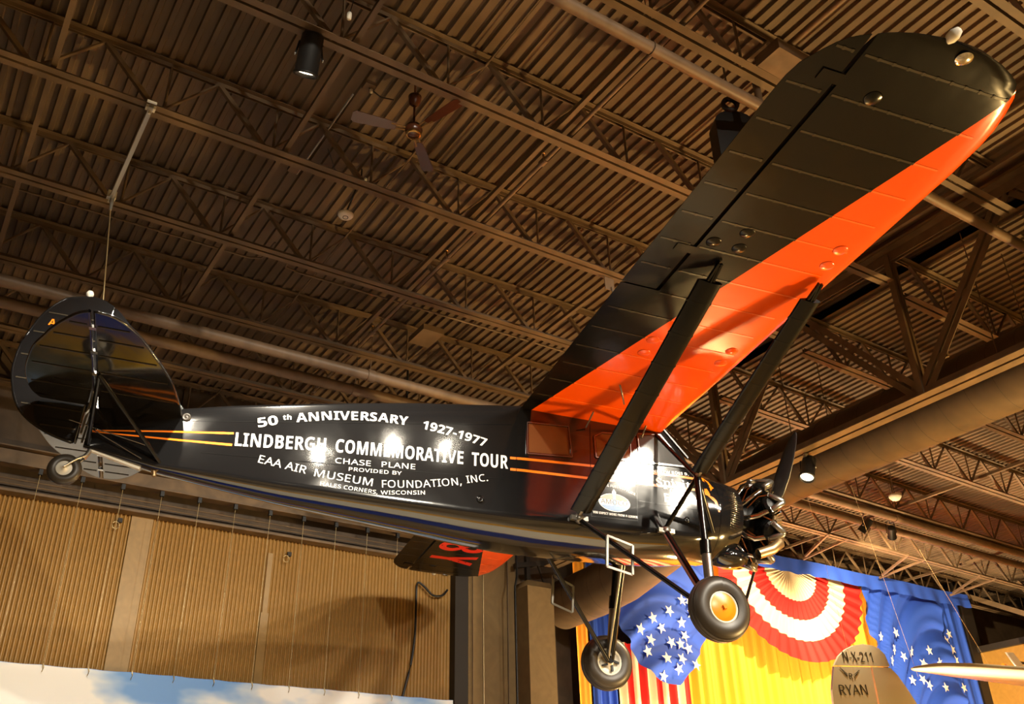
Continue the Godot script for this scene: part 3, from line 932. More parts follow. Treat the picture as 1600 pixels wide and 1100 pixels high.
func make_silver_plane() -> void:
	var t := thing("silver_airplane", "silver aeroplane with black-lettered tail in front of the gold curtain", "airplane", Vector3(17.4, 4.4, -13.0))
	var o := Vector2(17.4, 2.7)
	var sub := func(a: Array) -> PackedVector2Array:
		var p := PackedVector2Array()
		for q in a: p.append(Vector2(q[0], q[1]) - o)
		return p
	var ru := begin()
	prism(ru, sub.call([[17.45, 2.7], [16.2, 2.7], [16.08, 3.0], [16.12, 3.3], [16.3, 3.76], [17.45, 3.85]]), 0.05)
	build(ru, "rudder", M.silver_paint, t)
	var tp := begin()
	prism(tp, sub.call([[16.32, 3.78], [16.5, 3.98], [16.76, 4.14], [17.05, 4.25], [17.35, 4.31], [17.65, 4.31], [17.85, 4.27], [18.02, 4.15], [18.1, 3.92]]), 0.05)
	build(tp, "rudder_balance", M.silver_paint, t)
	var fi := begin()
	prism(fi, sub.call([[17.5, 2.7], [17.5, 3.86], [18.1, 3.89], [18.3, 3.75], [18.56, 3.46], [18.9, 3.0], [19.05, 2.7]]), 0.06)
	build(fi, "fin", M.silver_paint, t)
	var fu := begin()
	var rings := []
	for k in 9:
		var x := -1.3 + 1.0 * k
		var w := 0.06 + 0.05 * k
		rings.append(PackedVector3Array([Vector3(x, 0.05, w), Vector3(x, -0.15 - w * 1.4, w), Vector3(x, -0.15 - w * 1.4, -w), Vector3(x, 0.05, -w)]))
	loft(fu, rings, true, true, true)
	build(fu, "fuselage", M.silver_paint, t)
	# near wing half, rising towards the tip at left
	var wi := begin()
	var secs := []
	for q in [[18.3, 3.83, 0.02, 0.05], [18.5, 3.85, 0.1, 0.16], [19.1, 3.91, 0.2, 0.3], [20.0, 3.95, 0.3, 0.38], [23.0, 4.05, 0.5, 0.44], [25.6, 4.12, 0.6, 0.47]]:
		var c := Vector3(q[0] - o.x, q[1] - o.y, 0.4)
		var ring := PackedVector3Array()
		for k in 14:
			var th := TAU * k / 14
			ring.append(c + Vector3(0, sin(th) * q[3] * 0.32, cos(th) * q[2] * 1.5))
		secs.append(ring)
	loft(wi, secs, true, true, true)
	build(wi, "wing", M.silver_paint, t)
	var on_tail := func(x: float, y: float, a: float) -> Transform3D: return Transform3D(Basis(Vector3.BACK, a), Vector3(x - o.x, y - o.y, 0.031))
	letters("N-X-211", sans_thin, [Vector2(16.6, 3.88), Vector2(17.63, 3.96)], 0.2, M.silver_letter, t, on_tail)
	letters("RYAN", sans_thin, [Vector2(16.3, 3.2), Vector2(17.24, 3.28)], 0.2, M.silver_letter, t, on_tail)
	letters("R", sans_thin, [Vector2(16.69, 3.54), Vector2(16.83, 3.55)], 0.12, M.silver_letter, t, on_tail)
	for s in [-1, 1]:
		var lw := begin()
		for k in 3:
			bar(lw, Vector3(16.76 + 0.1 * s - o.x, 3.58 + 0.03 * k - o.y, 0.032), Vector3(16.76 + s * (0.2 + 0.05 * k) - o.x, 3.66 + 0.045 * k - o.y, 0.032), 0.012, 0.003)
		build(lw, "winged_mark", M.silver_letter, t)
	for q in [["thin suspension wire left of the bunting's cream and red fan edge", 15.2, 8.7, -12.0, 16.8, 5.2, -12.9], ["thin suspension wire crossing the right end of the fan bunting", 15.6, 8.6, -11.2, 18.6, 5.4, -12.7], ["thin suspension wire in front of the right starred swag", 20.5, 8.6, -13.2, 22.0, 5.75, -13.0]]:
		var s := begin(); tube(s, [Vector3(q[1], q[2], q[3]), Vector3(q[4], q[5], q[6])], 0.0028, 5)
		tag(build(s, "suspension_wire", M.wire), q[0], "wire", "suspension wires of the silver aeroplane")

# ---------- small things under the roof ----------
func make_small_things() -> void:
	var fan := thing("ceiling_fan", "brown three-blade ceiling fan with a brass ring", "ceiling fan", Vector3(3.52, 9.0, -7.12))
	var st := begin()
	lathe(st, [Vector2(0, -0.07), Vector2(0.05, -0.068), Vector2(0.085, -0.04), Vector2(0.1, 0), Vector2(0.09, 0.05), Vector2(0.05, 0.08), Vector2(0.02, 0.1)], frame_at(Vector3.ZERO, Vector3.UP))
	build(st, "motor", M.fan_brown, fan)
	var rg := begin()
	lathe(rg, [Vector2(0.062, -0.075), Vector2(0.08, -0.074), Vector2(0.088, -0.05), Vector2(0.075, -0.052)], frame_at(Vector3.ZERO, Vector3.UP))
	build(rg, "brass_ring", M.fan_brass, fan)
	var rod := begin(); tube(rod, [Vector3(0, 0.08, 0), Vector3(0, 0.72, 0)], 0.013); build(rod, "rod", M.fan_brown, fan)
	var can := begin(); lathe(can, [Vector2(0.02, 0.36), Vector2(0.06, 0.4), Vector2(0.075, 0.5), Vector2(0, 0.52)], frame_at(Vector3.ZERO, Vector3.UP)); build(can, "canopy", M.fan_brown, fan)
	var bl := begin()
	prism(bl, PackedVector2Array([Vector2(0.2, -0.045), Vector2(0.3, -0.06), Vector2(0.66, -0.075), Vector2(0.69, -0.05), Vector2(0.69, 0.05), Vector2(0.66, 0.075), Vector2(0.3, 0.06), Vector2(0.2, 0.045)]), 0.008, Transform3D(Basis(Vector3.RIGHT, -PI / 2 + 0.2), Vector3.ZERO))
	var blade := finish(bl)
	var ir := begin()
	bar(ir, Vector3(0.07, 0, 0.02), Vector3(0.26, 0, 0.03), 0.008, 0.018); bar(ir, Vector3(0.07, 0, -0.02), Vector3(0.26, 0, -0.03), 0.008, 0.018)
	var iron := finish(ir)
	for a in [168.0, 48.0, 288.0]:
		var b := Basis(Vector3.UP, deg_to_rad(a))
		place(blade, "blade", M.fan_brown, fan, Transform3D(b, Vector3.ZERO))
		place(iron, "blade_iron", M.fan_brass, fan, Transform3D(b, Vector3.ZERO))
	var ob := thing("outlet_box", "small junction box with a cord beside the ceiling fan", "electrical box", Vector3(2.95, 9.35, -7.1))
	var s := begin(); box(s, Vector3.ZERO, Vector3(0.12, 0.05, 0.12)); build(s, "box", M.roof_paint, ob)
	var s2 := begin(); tube(s2, [Vector3(0, -0.03, 0), Vector3(0.15, -0.09, 0), Vector3(0.3, -0.05, 0)], 0.008, 6); build(s2, "cord", M.black_plastic, ob)
	var s3 := begin(); lathe(s3, [Vector2(0, 0), Vector2(0.02, 0.01), Vector2(0.02, 0.05), Vector2(0, 0.06)], frame_at(Vector3(0.03, -0.03, 0), Vector3(0.03, -1, 0)), 8); build(s3, "plug", M.off_white, ob)
	var bu := thing("pendant_bulb", "small pale lamp on a thin flex above the can spotlight", "lamp", Vector3(2.26, 9.0, -6.05))
	var q1 := begin(); tube(q1, [Vector3(0, 0.03, 0), Vector3(0.02, 0.3, 0.1), Vector3(0, 0.7, 0.05)], 0.005, 5); build(q1, "flex", M.black_plastic, bu)
	var q2 := begin(); lathe(q2, [Vector2(0, -0.05), Vector2(0.022, -0.04), Vector2(0.026, 0), Vector2(0.022, 0.04), Vector2(0, 0.05)], frame_at(Vector3.ZERO, Vector3.UP), 10); build(q2, "glass", M.off_white, bu)
	# smoke detector hanging on a cable
	var de := thing("smoke_detector", "round white smoke detector hanging under the roof on a cable", "smoke detector", Vector3(3.6, 9.18, -9.12))
	var d1 := begin(); lathe(d1, [Vector2(0, -0.03), Vector2(0.05, -0.032), Vector2(0.085, -0.02), Vector2(0.1, 0.0), Vector2(0.1, 0.015), Vector2(0, 0.02)], frame_at(Vector3.ZERO, Vector3.UP)); build(d1, "body", M.off_white, de)
	var d2 := begin(); lathe(d2, [Vector2(0.028, -0.034), Vector2(0.036, -0.036), Vector2(0.036, -0.03)], frame_at(Vector3.ZERO, Vector3.UP)); build(d2, "vent_ring", M.black_plastic, de)
	var d3 := begin(); tube(d3, [Vector3(0, 0.02, 0), Vector3(0.04, 0.3, 0.15), Vector3(0.05, 0.45, 0.3), Vector3(0.05, 0.565, 0.3)], 0.012, 6); tube(d3, [Vector3(0.05, 0.45, 0.3), Vector3(0.16, 0.3, 0.3), Vector3(-0.25, 0.25, 0.3), Vector3(-0.5, 0.5, 0.5)], 0.006, 5); build(d3, "cable", M.black_plastic, de)
	var d4 := begin()
	for k in 2: lathe(d4, [Vector2(0, 0), Vector2(0.018, 0.005), Vector2(0.018, 0.04), Vector2(0, 0.045)], frame_at(Vector3(0.03 + 0.07 * k, 0.42, 0.32), Vector3(0.03 + 0.07 * k, 0, 0.32)), 8)
	build(d4, "connector", M.off_white, de)
	var jb := begin(); box(jb, Vector3(2.75, 9.3, -8.75), Vector3(0.12, 0.05, 0.12)); tag(build(jb, "junction_box", M.roof_paint), "small square junction box left of the smoke detector", "electrical box")
	var tl := begin(); tube(tl, [Vector3(2.95, 9.66, -9.25), Vector3(2.97, 9.66, -7.6)], 0.011, 6); tag(build(tl, "light_strip", M.galvanised), "pale metal strip under the deck left of the smoke detector", "strip")
	# hanger bar and the tail cable
	var hb := thing("hanger_bar", "pale galvanised hanger bar spanning two joists above the tail", "bar", Vector3(0.98, 8.93, -9.1))
	var h1 := begin(); box(h1, Vector3.ZERO, Vector3(0.045, 0.045, 1.86)); build(h1, "channel", M.galvanised, hb)
	for e in [-1, 1]:
		var h2 := begin(); box(h2, Vector3(0, 0.05, e * 0.87), Vector3(0.1, 0.1, 0.06)); tube(h2, [Vector3(0, -0.06, e * 0.87), Vector3(0, 0.03, e * 0.87)], 0.014, 8); build(h2, "clamp", M.off_white, hb)
	var tc := thing("tail_cable", "thin suspension cable from the hanger bar down behind the tail fin", "cable")
	var t1 := begin(); tube(t1, [Vector3(0.99, 8.86, -9.95), Vector3(1.2, 6.6, -9.67)], 0.007, 6); build(t1, "cable", M.wire, tc)
	var t2 := begin(); tube(t2, [Vector3(0.99, 8.95, -9.95), Vector3(1.0, 8.74, -9.93)], [0.03, 0.014], 8); build(t2, "turnbuckle", M.galvanised, tc)
	# hook plate above the wing's trailing edge
	var hp := thing("hook_plate", "steel hook plate with chain under a joist, above the wing's trailing edge", "hook", Vector3(7.18, 8.9, -8.3))
	var p1 := begin(); box(p1, Vector3.ZERO, Vector3(0.16, 0.2, 0.012)); build(p1, "plate", M.pipe_paint, hp)
	var p2 := begin()
	tube(p2, [Vector3(0.02, -0.05, 0.02), Vector3(0.03, -0.2, 0.02), Vector3(0.1, -0.9, 0.1), Vector3(0.14, -1.9, 0.2), Vector3(0.14, -2.35, 0.25)], 0.009, 6); build(p2, "chain", M.steel, hp)
	# loudspeaker and wall box behind the wing
	var sp := thing("hanging_speaker", "dark round-topped loudspeaker hanging behind the wing near the lit pipe", "loudspeaker", Vector3(6.4, 8.78, -5.15))
	var k1 := begin()
	var po := PackedVector2Array([Vector2(-0.22, -0.62), Vector2(0.22, -0.62), Vector2(0.22, 0.1)])
	for k in 9: po.append(Vector2(0.22 * cos(PI * k / 8), 0.1 + 0.16 * sin(PI * k / 8)))
	prism(k1, po, 0.22, Transform3D(Basis(Vector3.UP, -0.45), Vector3.ZERO)); build(k1, "cabinet", M.black_plastic, sp)
	var k2 := begin(); lathe(k2, [Vector2(0.06, -0.02), Vector2(0.1, -0.02), Vector2(0.1, 0.02), Vector2(0.06, 0.02)], frame_at(Vector3(-0.08, 0.33, 0.1), Vector3(-0.5, 0.33, 0.9)), 16); build(k2, "mounting_ring", M.dark_steel, sp)
	var k3 := begin(); tube(k3, [Vector3(-0.08, 0.4, 0.1), Vector3(-0.08, 1.0, 0.1)], 0.012, 6); build(k3, "rod", M.roof_paint, sp)
	var bx := begin(); box(bx, Vector3(6.35, 9.1, -4.3), Vector3(0.5, 0.14, 0.32)); tag(build(bx, "ceiling_box", M.pipe_paint), "square brown box under the roof behind the wing, above the pipe", "electrical box")
	var sl := begin(); box(sl, Vector3(6.05, 9.35, -11.5), Vector3(0.36, 0.1, 0.5)); tag(build(sl, "ceiling_box", M.roof_paint), "brown box under the deck above the fuselage top", "electrical box")
	var bell := thing("bell_lamp", "dark bell-shaped lamp hanging just above the fuselage top", "lamp", Vector3(6.6, 7.9, -13.2))
	var b1 := begin(); lathe(b1, [Vector2(0.03, 0.4), Vector2(0.1, 0.35), Vector2(0.22, 0.1), Vector2(0.25, -0.15)], frame_at(Vector3.ZERO, Vector3.UP)); build(b1, "shade", M.lamp_black, bell)
	var b2 := begin(); tube(b2, [Vector3(0, 0.4, 0), Vector3(0, 1.855, 0)], 0.02, 8); build(b2, "stem", M.lamp_black, bell)
	# dome lamp over the right side
	var dm := thing("dome_lamp", "small pale dome lamp under the deck above the far spotlights", "lamp", Vector3(17.6, 8.88, -11.6))
	var m1 := begin(); lathe(m1, [Vector2(0, -0.1), Vector2(0.08, -0.08), Vector2(0.13, -0.02), Vector2(0.14, 0.03), Vector2(0, 0.04)], frame_at(Vector3.ZERO, Vector3.UP)); build(m1, "dome", M.off_white, dm)
	var m2 := begin(); tube(m2, [Vector3(0, 0.03, 0), Vector3(0, 0.62, 0)], 0.01, 6); build(m2, "stem", M.roof_paint, dm)
	# bulb on the second bracing bar
	var bb := thing("bare_bulb", "tiny pale bulb under a bracing bar just right of the tail fin", "lamp", Vector3(2.47, 8.93, -13.1))
	var w1 := begin(); lathe(w1, [Vector2(0, -0.045), Vector2(0.022, -0.03), Vector2(0.026, 0.0), Vector2(0.015, 0.03)], frame_at(Vector3.ZERO, Vector3.UP), 10); build(w1, "glass", M.lens_clear, bb)
	var w2 := begin(); tube(w2, [Vector3(0, 0.03, 0), Vector3(0, 0.13, 0)], 0.014, 8); build(w2, "socket", M.off_white, bb)
	# two small pieces fixed to the right-hand wall above the silver wing
	var pk := thing("wall_plank", "slanting white plank on the right-hand wall above the silver wing", "plank", Vector3(25.6, 6.7, -14.5))
	var w3 := begin(); prism(w3, PackedVector2Array([Vector2(-0.31, 0.2), Vector2(0.02, 0.22), Vector2(0.42, -0.16), Vector2(0.12, -0.24)]), 0.05); build(w3, "board", M.off_white, pk)
	var w4 := begin(); bar(w4, Vector3(0.1, 0, -0.04), Vector3(1.0, 0, -0.04), 0.06, 0.03); build(w4, "bracket", M.dark_steel, pk)
	var ot := thing("tipped_tube", "white tube with an orange tip lying beside the white plank at right", "tube", Vector3(24.85, 6.5, -14.4))
	var w5 := begin(); tube(w5, [Vector3(0.16, -0.04, 0), Vector3(0.85, -0.18, 0), Vector3(1.55, -0.32, 0)], 0.055, 12); build(w5, "tube", M.letter_white, ot)
	var w6 := begin(); tube(w6, [Vector3(-0.02, 0.0, 0), Vector3(0.16, -0.04, 0)], 0.057, 12); build(w6, "tip", M.stripe_orange, ot)
	# low exhibit platform under the fuselage, mirrored in the belly's gloss
	var pl := thing("exhibit_platform", "low white exhibit platform with a yellow skirt, below the frame", "platform", Vector3(4.6, 0, -9.4))
	var e1 := begin(); box(e1, Vector3(0, 0.3, 0), Vector3(11.0, 0.6, 2.2)); build(e1, "deck", M.off_white, pl)
	var e2 := begin(); box(e2, Vector3(0, 0.3, 1.4), Vector3(11.0, 0.58, 0.6)); build(e2, "skirt", M.platform_yellow, pl)
	var e3 := begin(); box(e3, Vector3(0, 0.02, -2.2), Vector3(11.4, 0.04, 2.0)); build(e3, "carpet", M.platform_blue, pl)

# ---------- the aeroplane; its own axes: x to the nose, y up, z to its right wing ----------
const T_W := [[-6.32, 0.035], [-5.6, 0.11], [-1.85, 0.5], [-1.0, 0.51], [0.25, 0.51], [0.7, 0.53], [1.02, 0.44]]
const T_TOP := [[-6.32, -0.66], [-5.6, -0.57], [-5.0, -0.44], [-4.35, -0.33], [-3.7, -0.225], [-3.0, -0.125], [-2.3, -0.05], [-1.85, 0.0], [-0.02, 0.0], [0.3, -0.335], [0.45, -0.375], [0.7, -0.36], [1.02, -0.40]]
const T_CHINE := [[-6.32, -1.08], [-5.6, -1.205], [-5.0, -1.215], [-4.35, -1.255], [-3.7, -1.285], [-3.0, -1.31], [-2.3, -1.335], [-1.85, -1.345], [-1.0, -1.305], [0.0, -1.28], [0.5, -1.26], [1.02, -1.2]]
const T_KEEL := [[-6.32, -1.09], [-5.6, -1.245], [-5.0, -1.315], [-4.35, -1.385], [-3.7, -1.43], [-3.0, -1.475], [-2.3, -1.525], [-1.7, -1.55], [-0.5, -1.52], [0.5, -1.43], [0.7, -1.42], [1.02, -1.28]]
const T_ROUND := [[-1.0, 0.0], [0.1, 0.05], [0.35, 0.35], [0.7, 1.0], [1.02, 1.0]]

func half_section(x: float) -> PackedVector2Array:
	# (z, y) from the top centre down the right side to the keel
	var w := lerp_table(T_W, x)
	var yt := lerp_table(T_TOP, x)
	var yc := lerp_table(T_CHINE, x)
	var yk := lerp_table(T_KEEL, x)
	var m := smoothstep(0.0, 1.0, lerp_table(T_ROUND, x))
	var p := PackedVector2Array()
	var k := minf(0.045, w * 0.6)
	p.append(Vector2(0, yt + 0.02)); p.append(Vector2((w - k) * 0.5, yt + 0.016))
	for a in [90, 65, 40, 20, 0]: p.append(Vector2(w - k + k * cos(deg_to_rad(a)), yt - k + k * sin(deg_to_rad(a))))
	for q in [0.2, 0.4, 0.6, 0.8, 0.97]: p.append(Vector2(w, lerpf(yt - k, yc, q)))
	for a in [2, 12, 26, 40, 55, 72, 90]: p.append(Vector2(w * cos(deg_to_rad(a)), yc - (yc - yk) * sin(deg_to_rad(a)) - 0.004))
	var cy := (yt + yk) / 2.0
	var r := (yt - yk) / 2.0
	if m > 0:
		for i in p.size():
			var d := (p[i] - Vector2(0, cy)).normalized()
			p[i] = p[i].lerp(Vector2(d.x * w, cy + d.y * r), m)
		p[0].x = 0.0
		p[p.size() - 1].x = 0.0
	return p

func ring_at(x: float, grow := 0.0) -> PackedVector3Array:
	var h := half_section(x)
	var out := PackedVector3Array()
	for p in h: out.append(Vector3(x, p.y, p.x + (grow if p.x > 0.01 else 0.0)))
	for i in range(h.size() - 2, 0, -1): out.append(Vector3(x, h[i].y, -h[i].x - grow))
	return out

func body_z(x: float, y: float) -> float:
	var h := half_section(x)
	var best := 0.0
	for i in h.size() - 1:
		var a := h[i]; var b := h[i + 1]
		if (a.y - y) * (b.y - y) <= 0 and absf(a.y - b.y) > 1e-5:
			best = maxf(best, lerpf(a.x, b.x, (a.y - y) / (a.y - b.y)))
	return best

func on_side(x: float, y: float, a: float) -> Transform3D:
	# a frame on the right-hand skin, x axis running forward
	var e := 0.02
	var p := Vector3(x, y, body_z(x, y))
	var tx := (Vector3(x + e, y, body_z(x + e, y)) - Vector3(x - e, y, body_z(x - e, y))).normalized()
	var ty := (Vector3(x, y + e, body_z(x, y + e)) - Vector3(x, y - e, body_z(x, y - e))).normalized()
	var n := tx.cross(ty).normalized()
	ty = n.cross(tx)
	return Transform3D(Basis(tx, ty, n).rotated(n, a), p + n * 0.002)

func ribbon(path: Array, wide: Variant, m: Material, parent: Node, called := "stripe") -> void:
	# a painted band lying on the right-hand skin
	var st := begin()
	st.set_smooth_group(0)
	var pts: Array[Vector2] = []
	for i in path.size() - 1:
		var n := maxi(1, int(path[i].distance_to(path[i + 1]) / 0.06))
		for k in n: pts.append(path[i].lerp(path[i + 1], float(k) / n))
	pts.append(path[path.size() - 1])
	var prev := []
	for i in pts.size():
		var d: Vector2 = (pts[mini(i + 1, pts.size() - 1)] - pts[maxi(i - 1, 0)]).normalized().orthogonal()
		var f := float(i) / (pts.size() - 1)
		var w: float = lerpf(wide[0], wide[1], f) if wide is Array else wide
		var a: Vector2 = pts[i] + d * w / 2.0
		var b: Vector2 = pts[i] - d * w / 2.0
		var cur := [Vector3(a.x, a.y, body_z(a.x, a.y) + 0.0025), Vector3(b.x, b.y, body_z(b.x, b.y) + 0.0025)]
		if i > 0: quad(st, prev[0], cur[0], cur[1], prev[1])
		prev = cur
	build(st, called, m, parent)

func mirror(p: Vector3, s: float) -> Vector3:
	return Vector3(p.x, p.y, p.z * s)

const T_LE := [[0.0, -0.02], [5.4, -0.025], [5.73, -0.044], [5.883, -0.067], [6.04, -0.113], [6.185, -0.173], [6.284, -0.251], [6.331, -0.336], [6.382, -0.468], [6.414, -0.606], [6.432, -0.8], [6.437, -0.9]]
const T_TE := [[0.0, -1.845], [5.7, -1.847], [5.83, -1.84], [5.958, -1.815], [6.05, -1.765], [6.16, -1.703], [6.258, -1.612], [6.317, -1.50], [6.376, -1.362], [6.42, -1.19], [6.432, -1.06], [6.437, -0.96]]
const U_LOW := [[0.0, 0.0], [0.006, -0.022], [0.02, -0.038], [0.05, -0.052], [0.1, -0.058], [0.7, -0.058], [1.0, -0.05]]
const U_UP := [[0.0, 0.0], [0.006, 0.03], [0.02, 0.055], [0.05, 0.085], [0.1, 0.115], [0.2, 0.145], [0.32, 0.15], [0.5, 0.125], [0.7, 0.075], [0.9, -0.005], [1.0, -0.045]]

func wing_point(z: float, x: float, upper: bool) -> Vector3:
	var le := lerp_table(T_LE, z)
	var te := lerp_table(T_TE, z)
	var c := maxf(le - te, 0.03)
	var u := clampf((le - x) / c, 0, 1)
	return Vector3(x, lerp_table(U_UP if upper else U_LOW, u) * c / 1.825 + 0.0145 * z, z)

func wing_stations(z0: float, z1: float) -> Array:
	var out := [z0]
	for z in [0.9, 1.4, 1.9, 2.4, 2.9, 3.5, 4.0, 4.5, 5.0, 5.4, 5.6, 5.73, 5.83, 5.883, 5.958, 6.04, 6.11, 6.185, 6.24, 6.284, 6.31, 6.331, 6.36, 6.382, 6.4, 6.414, 6.425, 6.432, 6.437]:
		if z > z0 + 0.01 and z < z1 - 0.001: out.append(z)
	out.append(z1)
	return out

func stripe_x(z: float) -> float:
	return minf(-1.75 + 0.263 * (z - 0.377), lerp_table(T_LE, z))

func wing_sheet(st: SurfaceTool, z0: float, z1: float, from_x: Callable, to_x: Callable, upper: bool, n: int, s: float, curl := 1.0) -> void:
	var rings := []
	for z in wing_stations(z0, z1):
		var a: float = from_x.call(z)
		var b: float = to_x.call(z)
		var ring := PackedVector3Array()
		for i in n + 1:
			var p := wing_point(z, lerpf(a, b, pow(float(i) / n, curl)), upper)
			ring.append(mirror(p, s))
		rings.append(ring)
	loft(st, rings, false)

func make_wing(plane: Node3D, s: float) -> void:
	var le := func(z: float) -> float: return lerp_table(T_LE, z)
	var te := func(z: float) -> float: return lerp_table(T_TE, z)
	var cut := func(z: float) -> float: return maxf(-1.46, lerp_table(T_TE, z))
	var mid := func(z: float) -> float: return maxf(stripe_x(z), cut.call(z)) if z > 3.18 else maxf(stripe_x(z), lerp_table(T_TE, z))
	var st := begin()
	wing_sheet(st, 0.45, 3.18, mid, te, false, 10, s)
	wing_sheet(st, 0.45, 3.18, mid, te, true, 10, s)
	wing_sheet(st, 3.18, 6.437, mid, cut, false, 10, s)
	wing_sheet(st, 3.18, 6.437, mid, cut, true, 10, s)
	# rear spar face behind the aileron gap
	st.set_smooth_group(-1)
	var zs := wing_stations(3.18, 6.437)
	for i in zs.size() - 1:
		quad(st, mirror(wing_point(zs[i], cut.call(zs[i]), true), s), mirror(wing_point(zs[i + 1], cut.call(zs[i + 1]), true), s), mirror(wing_point(zs[i + 1], cut.call(zs[i + 1]), false), s), mirror(wing_point(zs[i], cut.call(zs[i]), false), s))
	var wing := build(st, "wing", M.black_fabric, plane)
	wing.set_meta("label", "black wing with an orange leading edge wedge, towards the viewer" if s > 0 else "black wing with an orange leading edge wedge, far side")
	var og := begin()
	wing_sheet(og, 0.45, 6.284, le, mid, false, 16, s, 2.0)
	wing_sheet(og, 0.45, 6.284, le, mid, true, 16, s, 2.0)
	build(og, "orange_wedge", M.orange_paint, wing).set_meta("label", "orange painted wedge along the leading edge")
	# aileron
	var ai := begin()
	var nose := func(z: float) -> float: return maxf(-1.497, lerp_table(T_TE, z) + 0.005)
	wing_sheet(ai, 3.2, 6.317, nose, te, false, 6, s)
	wing_sheet(ai, 3.2, 6.317, nose, te, true, 6, s)
	ai.set_smooth_group(-1)
	var az := wing_stations(3.2, 6.317)
	for i in az.size() - 1:
		quad(ai, mirror(wing_point(az[i], nose.call(az[i]), true), s), mirror(wing_point(az[i + 1], nose.call(az[i + 1]), true), s), mirror(wing_point(az[i + 1], nose.call(az[i + 1]), false), s), mirror(wing_point(az[i], nose.call(az[i]), false), s))
	build(ai, "aileron", M.black_fabric, wing)
	# rib tapes on the underside
	for k in 15:
		var z := 0.9 + 0.376 * k
		if z > 6.2: continue
		var xs := stripe_x(z)
		var runs := [[-0.2 if z < 5.9 else xs, maxf(xs, -1.8), M.orange_tape], [xs, -1.44 if z > 3.1 else -1.8, M.black_tape]]
		if z > 3.25: runs.append([-1.53, lerp_table(T_TE, z) + 0.03, M.black_tape])
		for r in runs:
			if r[0] - r[1] < 0.05: continue
			var tp := begin()
			var n := maxi(2, int((r[0] - r[1]) / 0.12))
			for i in n:
				var a := wing_point(z, lerpf(r[0], r[1], float(i) / n), false)
				var b := wing_point(z, lerpf(r[0], r[1], float(i + 1) / n), false)
				bar(tp, mirror(a, s), mirror(b, s), 0.006, 0.02)
				if r[2] == M.black_tape:
					bar(tp, mirror(a, s), mirror(a + Vector3(-0.02, 0, 0), s), 0.011, 0.03)
			build(tp, "rib_tape", r[2], wing)
	# round inspection covers
	for q in [[-1.146, 5.861], [-1.156, 4.221], [-1.361, 4.011], [-1.108, 4.01], [-0.277, 4.295], [-0.25, 4.065], [-1.12, 2.386], [-1.092, 2.128], [-0.267, 2.472], [-0.251, 2.227]]:
		var c := begin()
		var p := wing_point(q[1], q[0], false)
		lathe(c, [Vector2(0, 0.016), Vector2(0.035, 0.014), Vector2(0.058, 0.006), Vector2(0.066, 0.004), Vector2(0.068, -0.002)], frame_at(mirror(p, s), mirror(p + Vector3(0, -1, 0), s)), 20)
		build(c, "inspection_cover", M.orange_paint if q[0] > stripe_x(q[1]) else M.black_fabric, wing)
	# aileron horns
	for z in [5.93, 3.85]:
		var h := begin()
		var p := mirror(wing_point(z, -1.56, false), s)
		bar(h, p + Vector3(0.1, -0.004, 0), p + Vector3(-0.08, -0.004, 0), 0.01, 0.1)
		build(h, "hinge_plate", M.black_fabric, wing)
	# tip light and landing light
	var l := begin()
	lathe(l, [Vector2(0, 0.09), Vector2(0.025, 0.08), Vector2(0.042, 0.04), Vector2(0.04, 0.0), Vector2(0.025, -0.03)], frame_at(mirror(Vector3(-0.96, 0.1, 6.44), s), mirror(Vector3(-0.9, 0.14, 7), s)), 16)
	build(l, "navigation_light", M.lens_clear, wing)
	var ll := begin()
	lathe(ll, [Vector2(0, 0.012), Vector2(0.04, 0.01), Vector2(0.06, 0.0)], frame_at(mirror(Vector3(-0.787, 0.052, 6.36), s), mirror(Vector3(-0.787, -1, 6.36), s)), 18)
	build(ll, "landing_light", M.chrome, wing)
	if s < 0:
		var under := func(x: float, y: float, a: float) -> Transform3D:
			# flat x = distance from the root towards the tip, flat y = towards the nose; read from below
			var p := wing_point(x, y, false)
			return Transform3D(Basis(Vector3(0, 0, -1), Vector3(1, 0, 0), Vector3(0, -1, 0)), Vector3(p.x, p.y - 0.003, -p.z))
		letters("8", sans, [Vector2(4.4, -1.35), Vector2(4.93, -1.35)], 0.72, M.red_letter, wing, under)
		letters("Y", sans, [Vector2(5.06, -1.33), Vector2(5.56, -1.33)], 0.75, M.red_letter, wing, under)

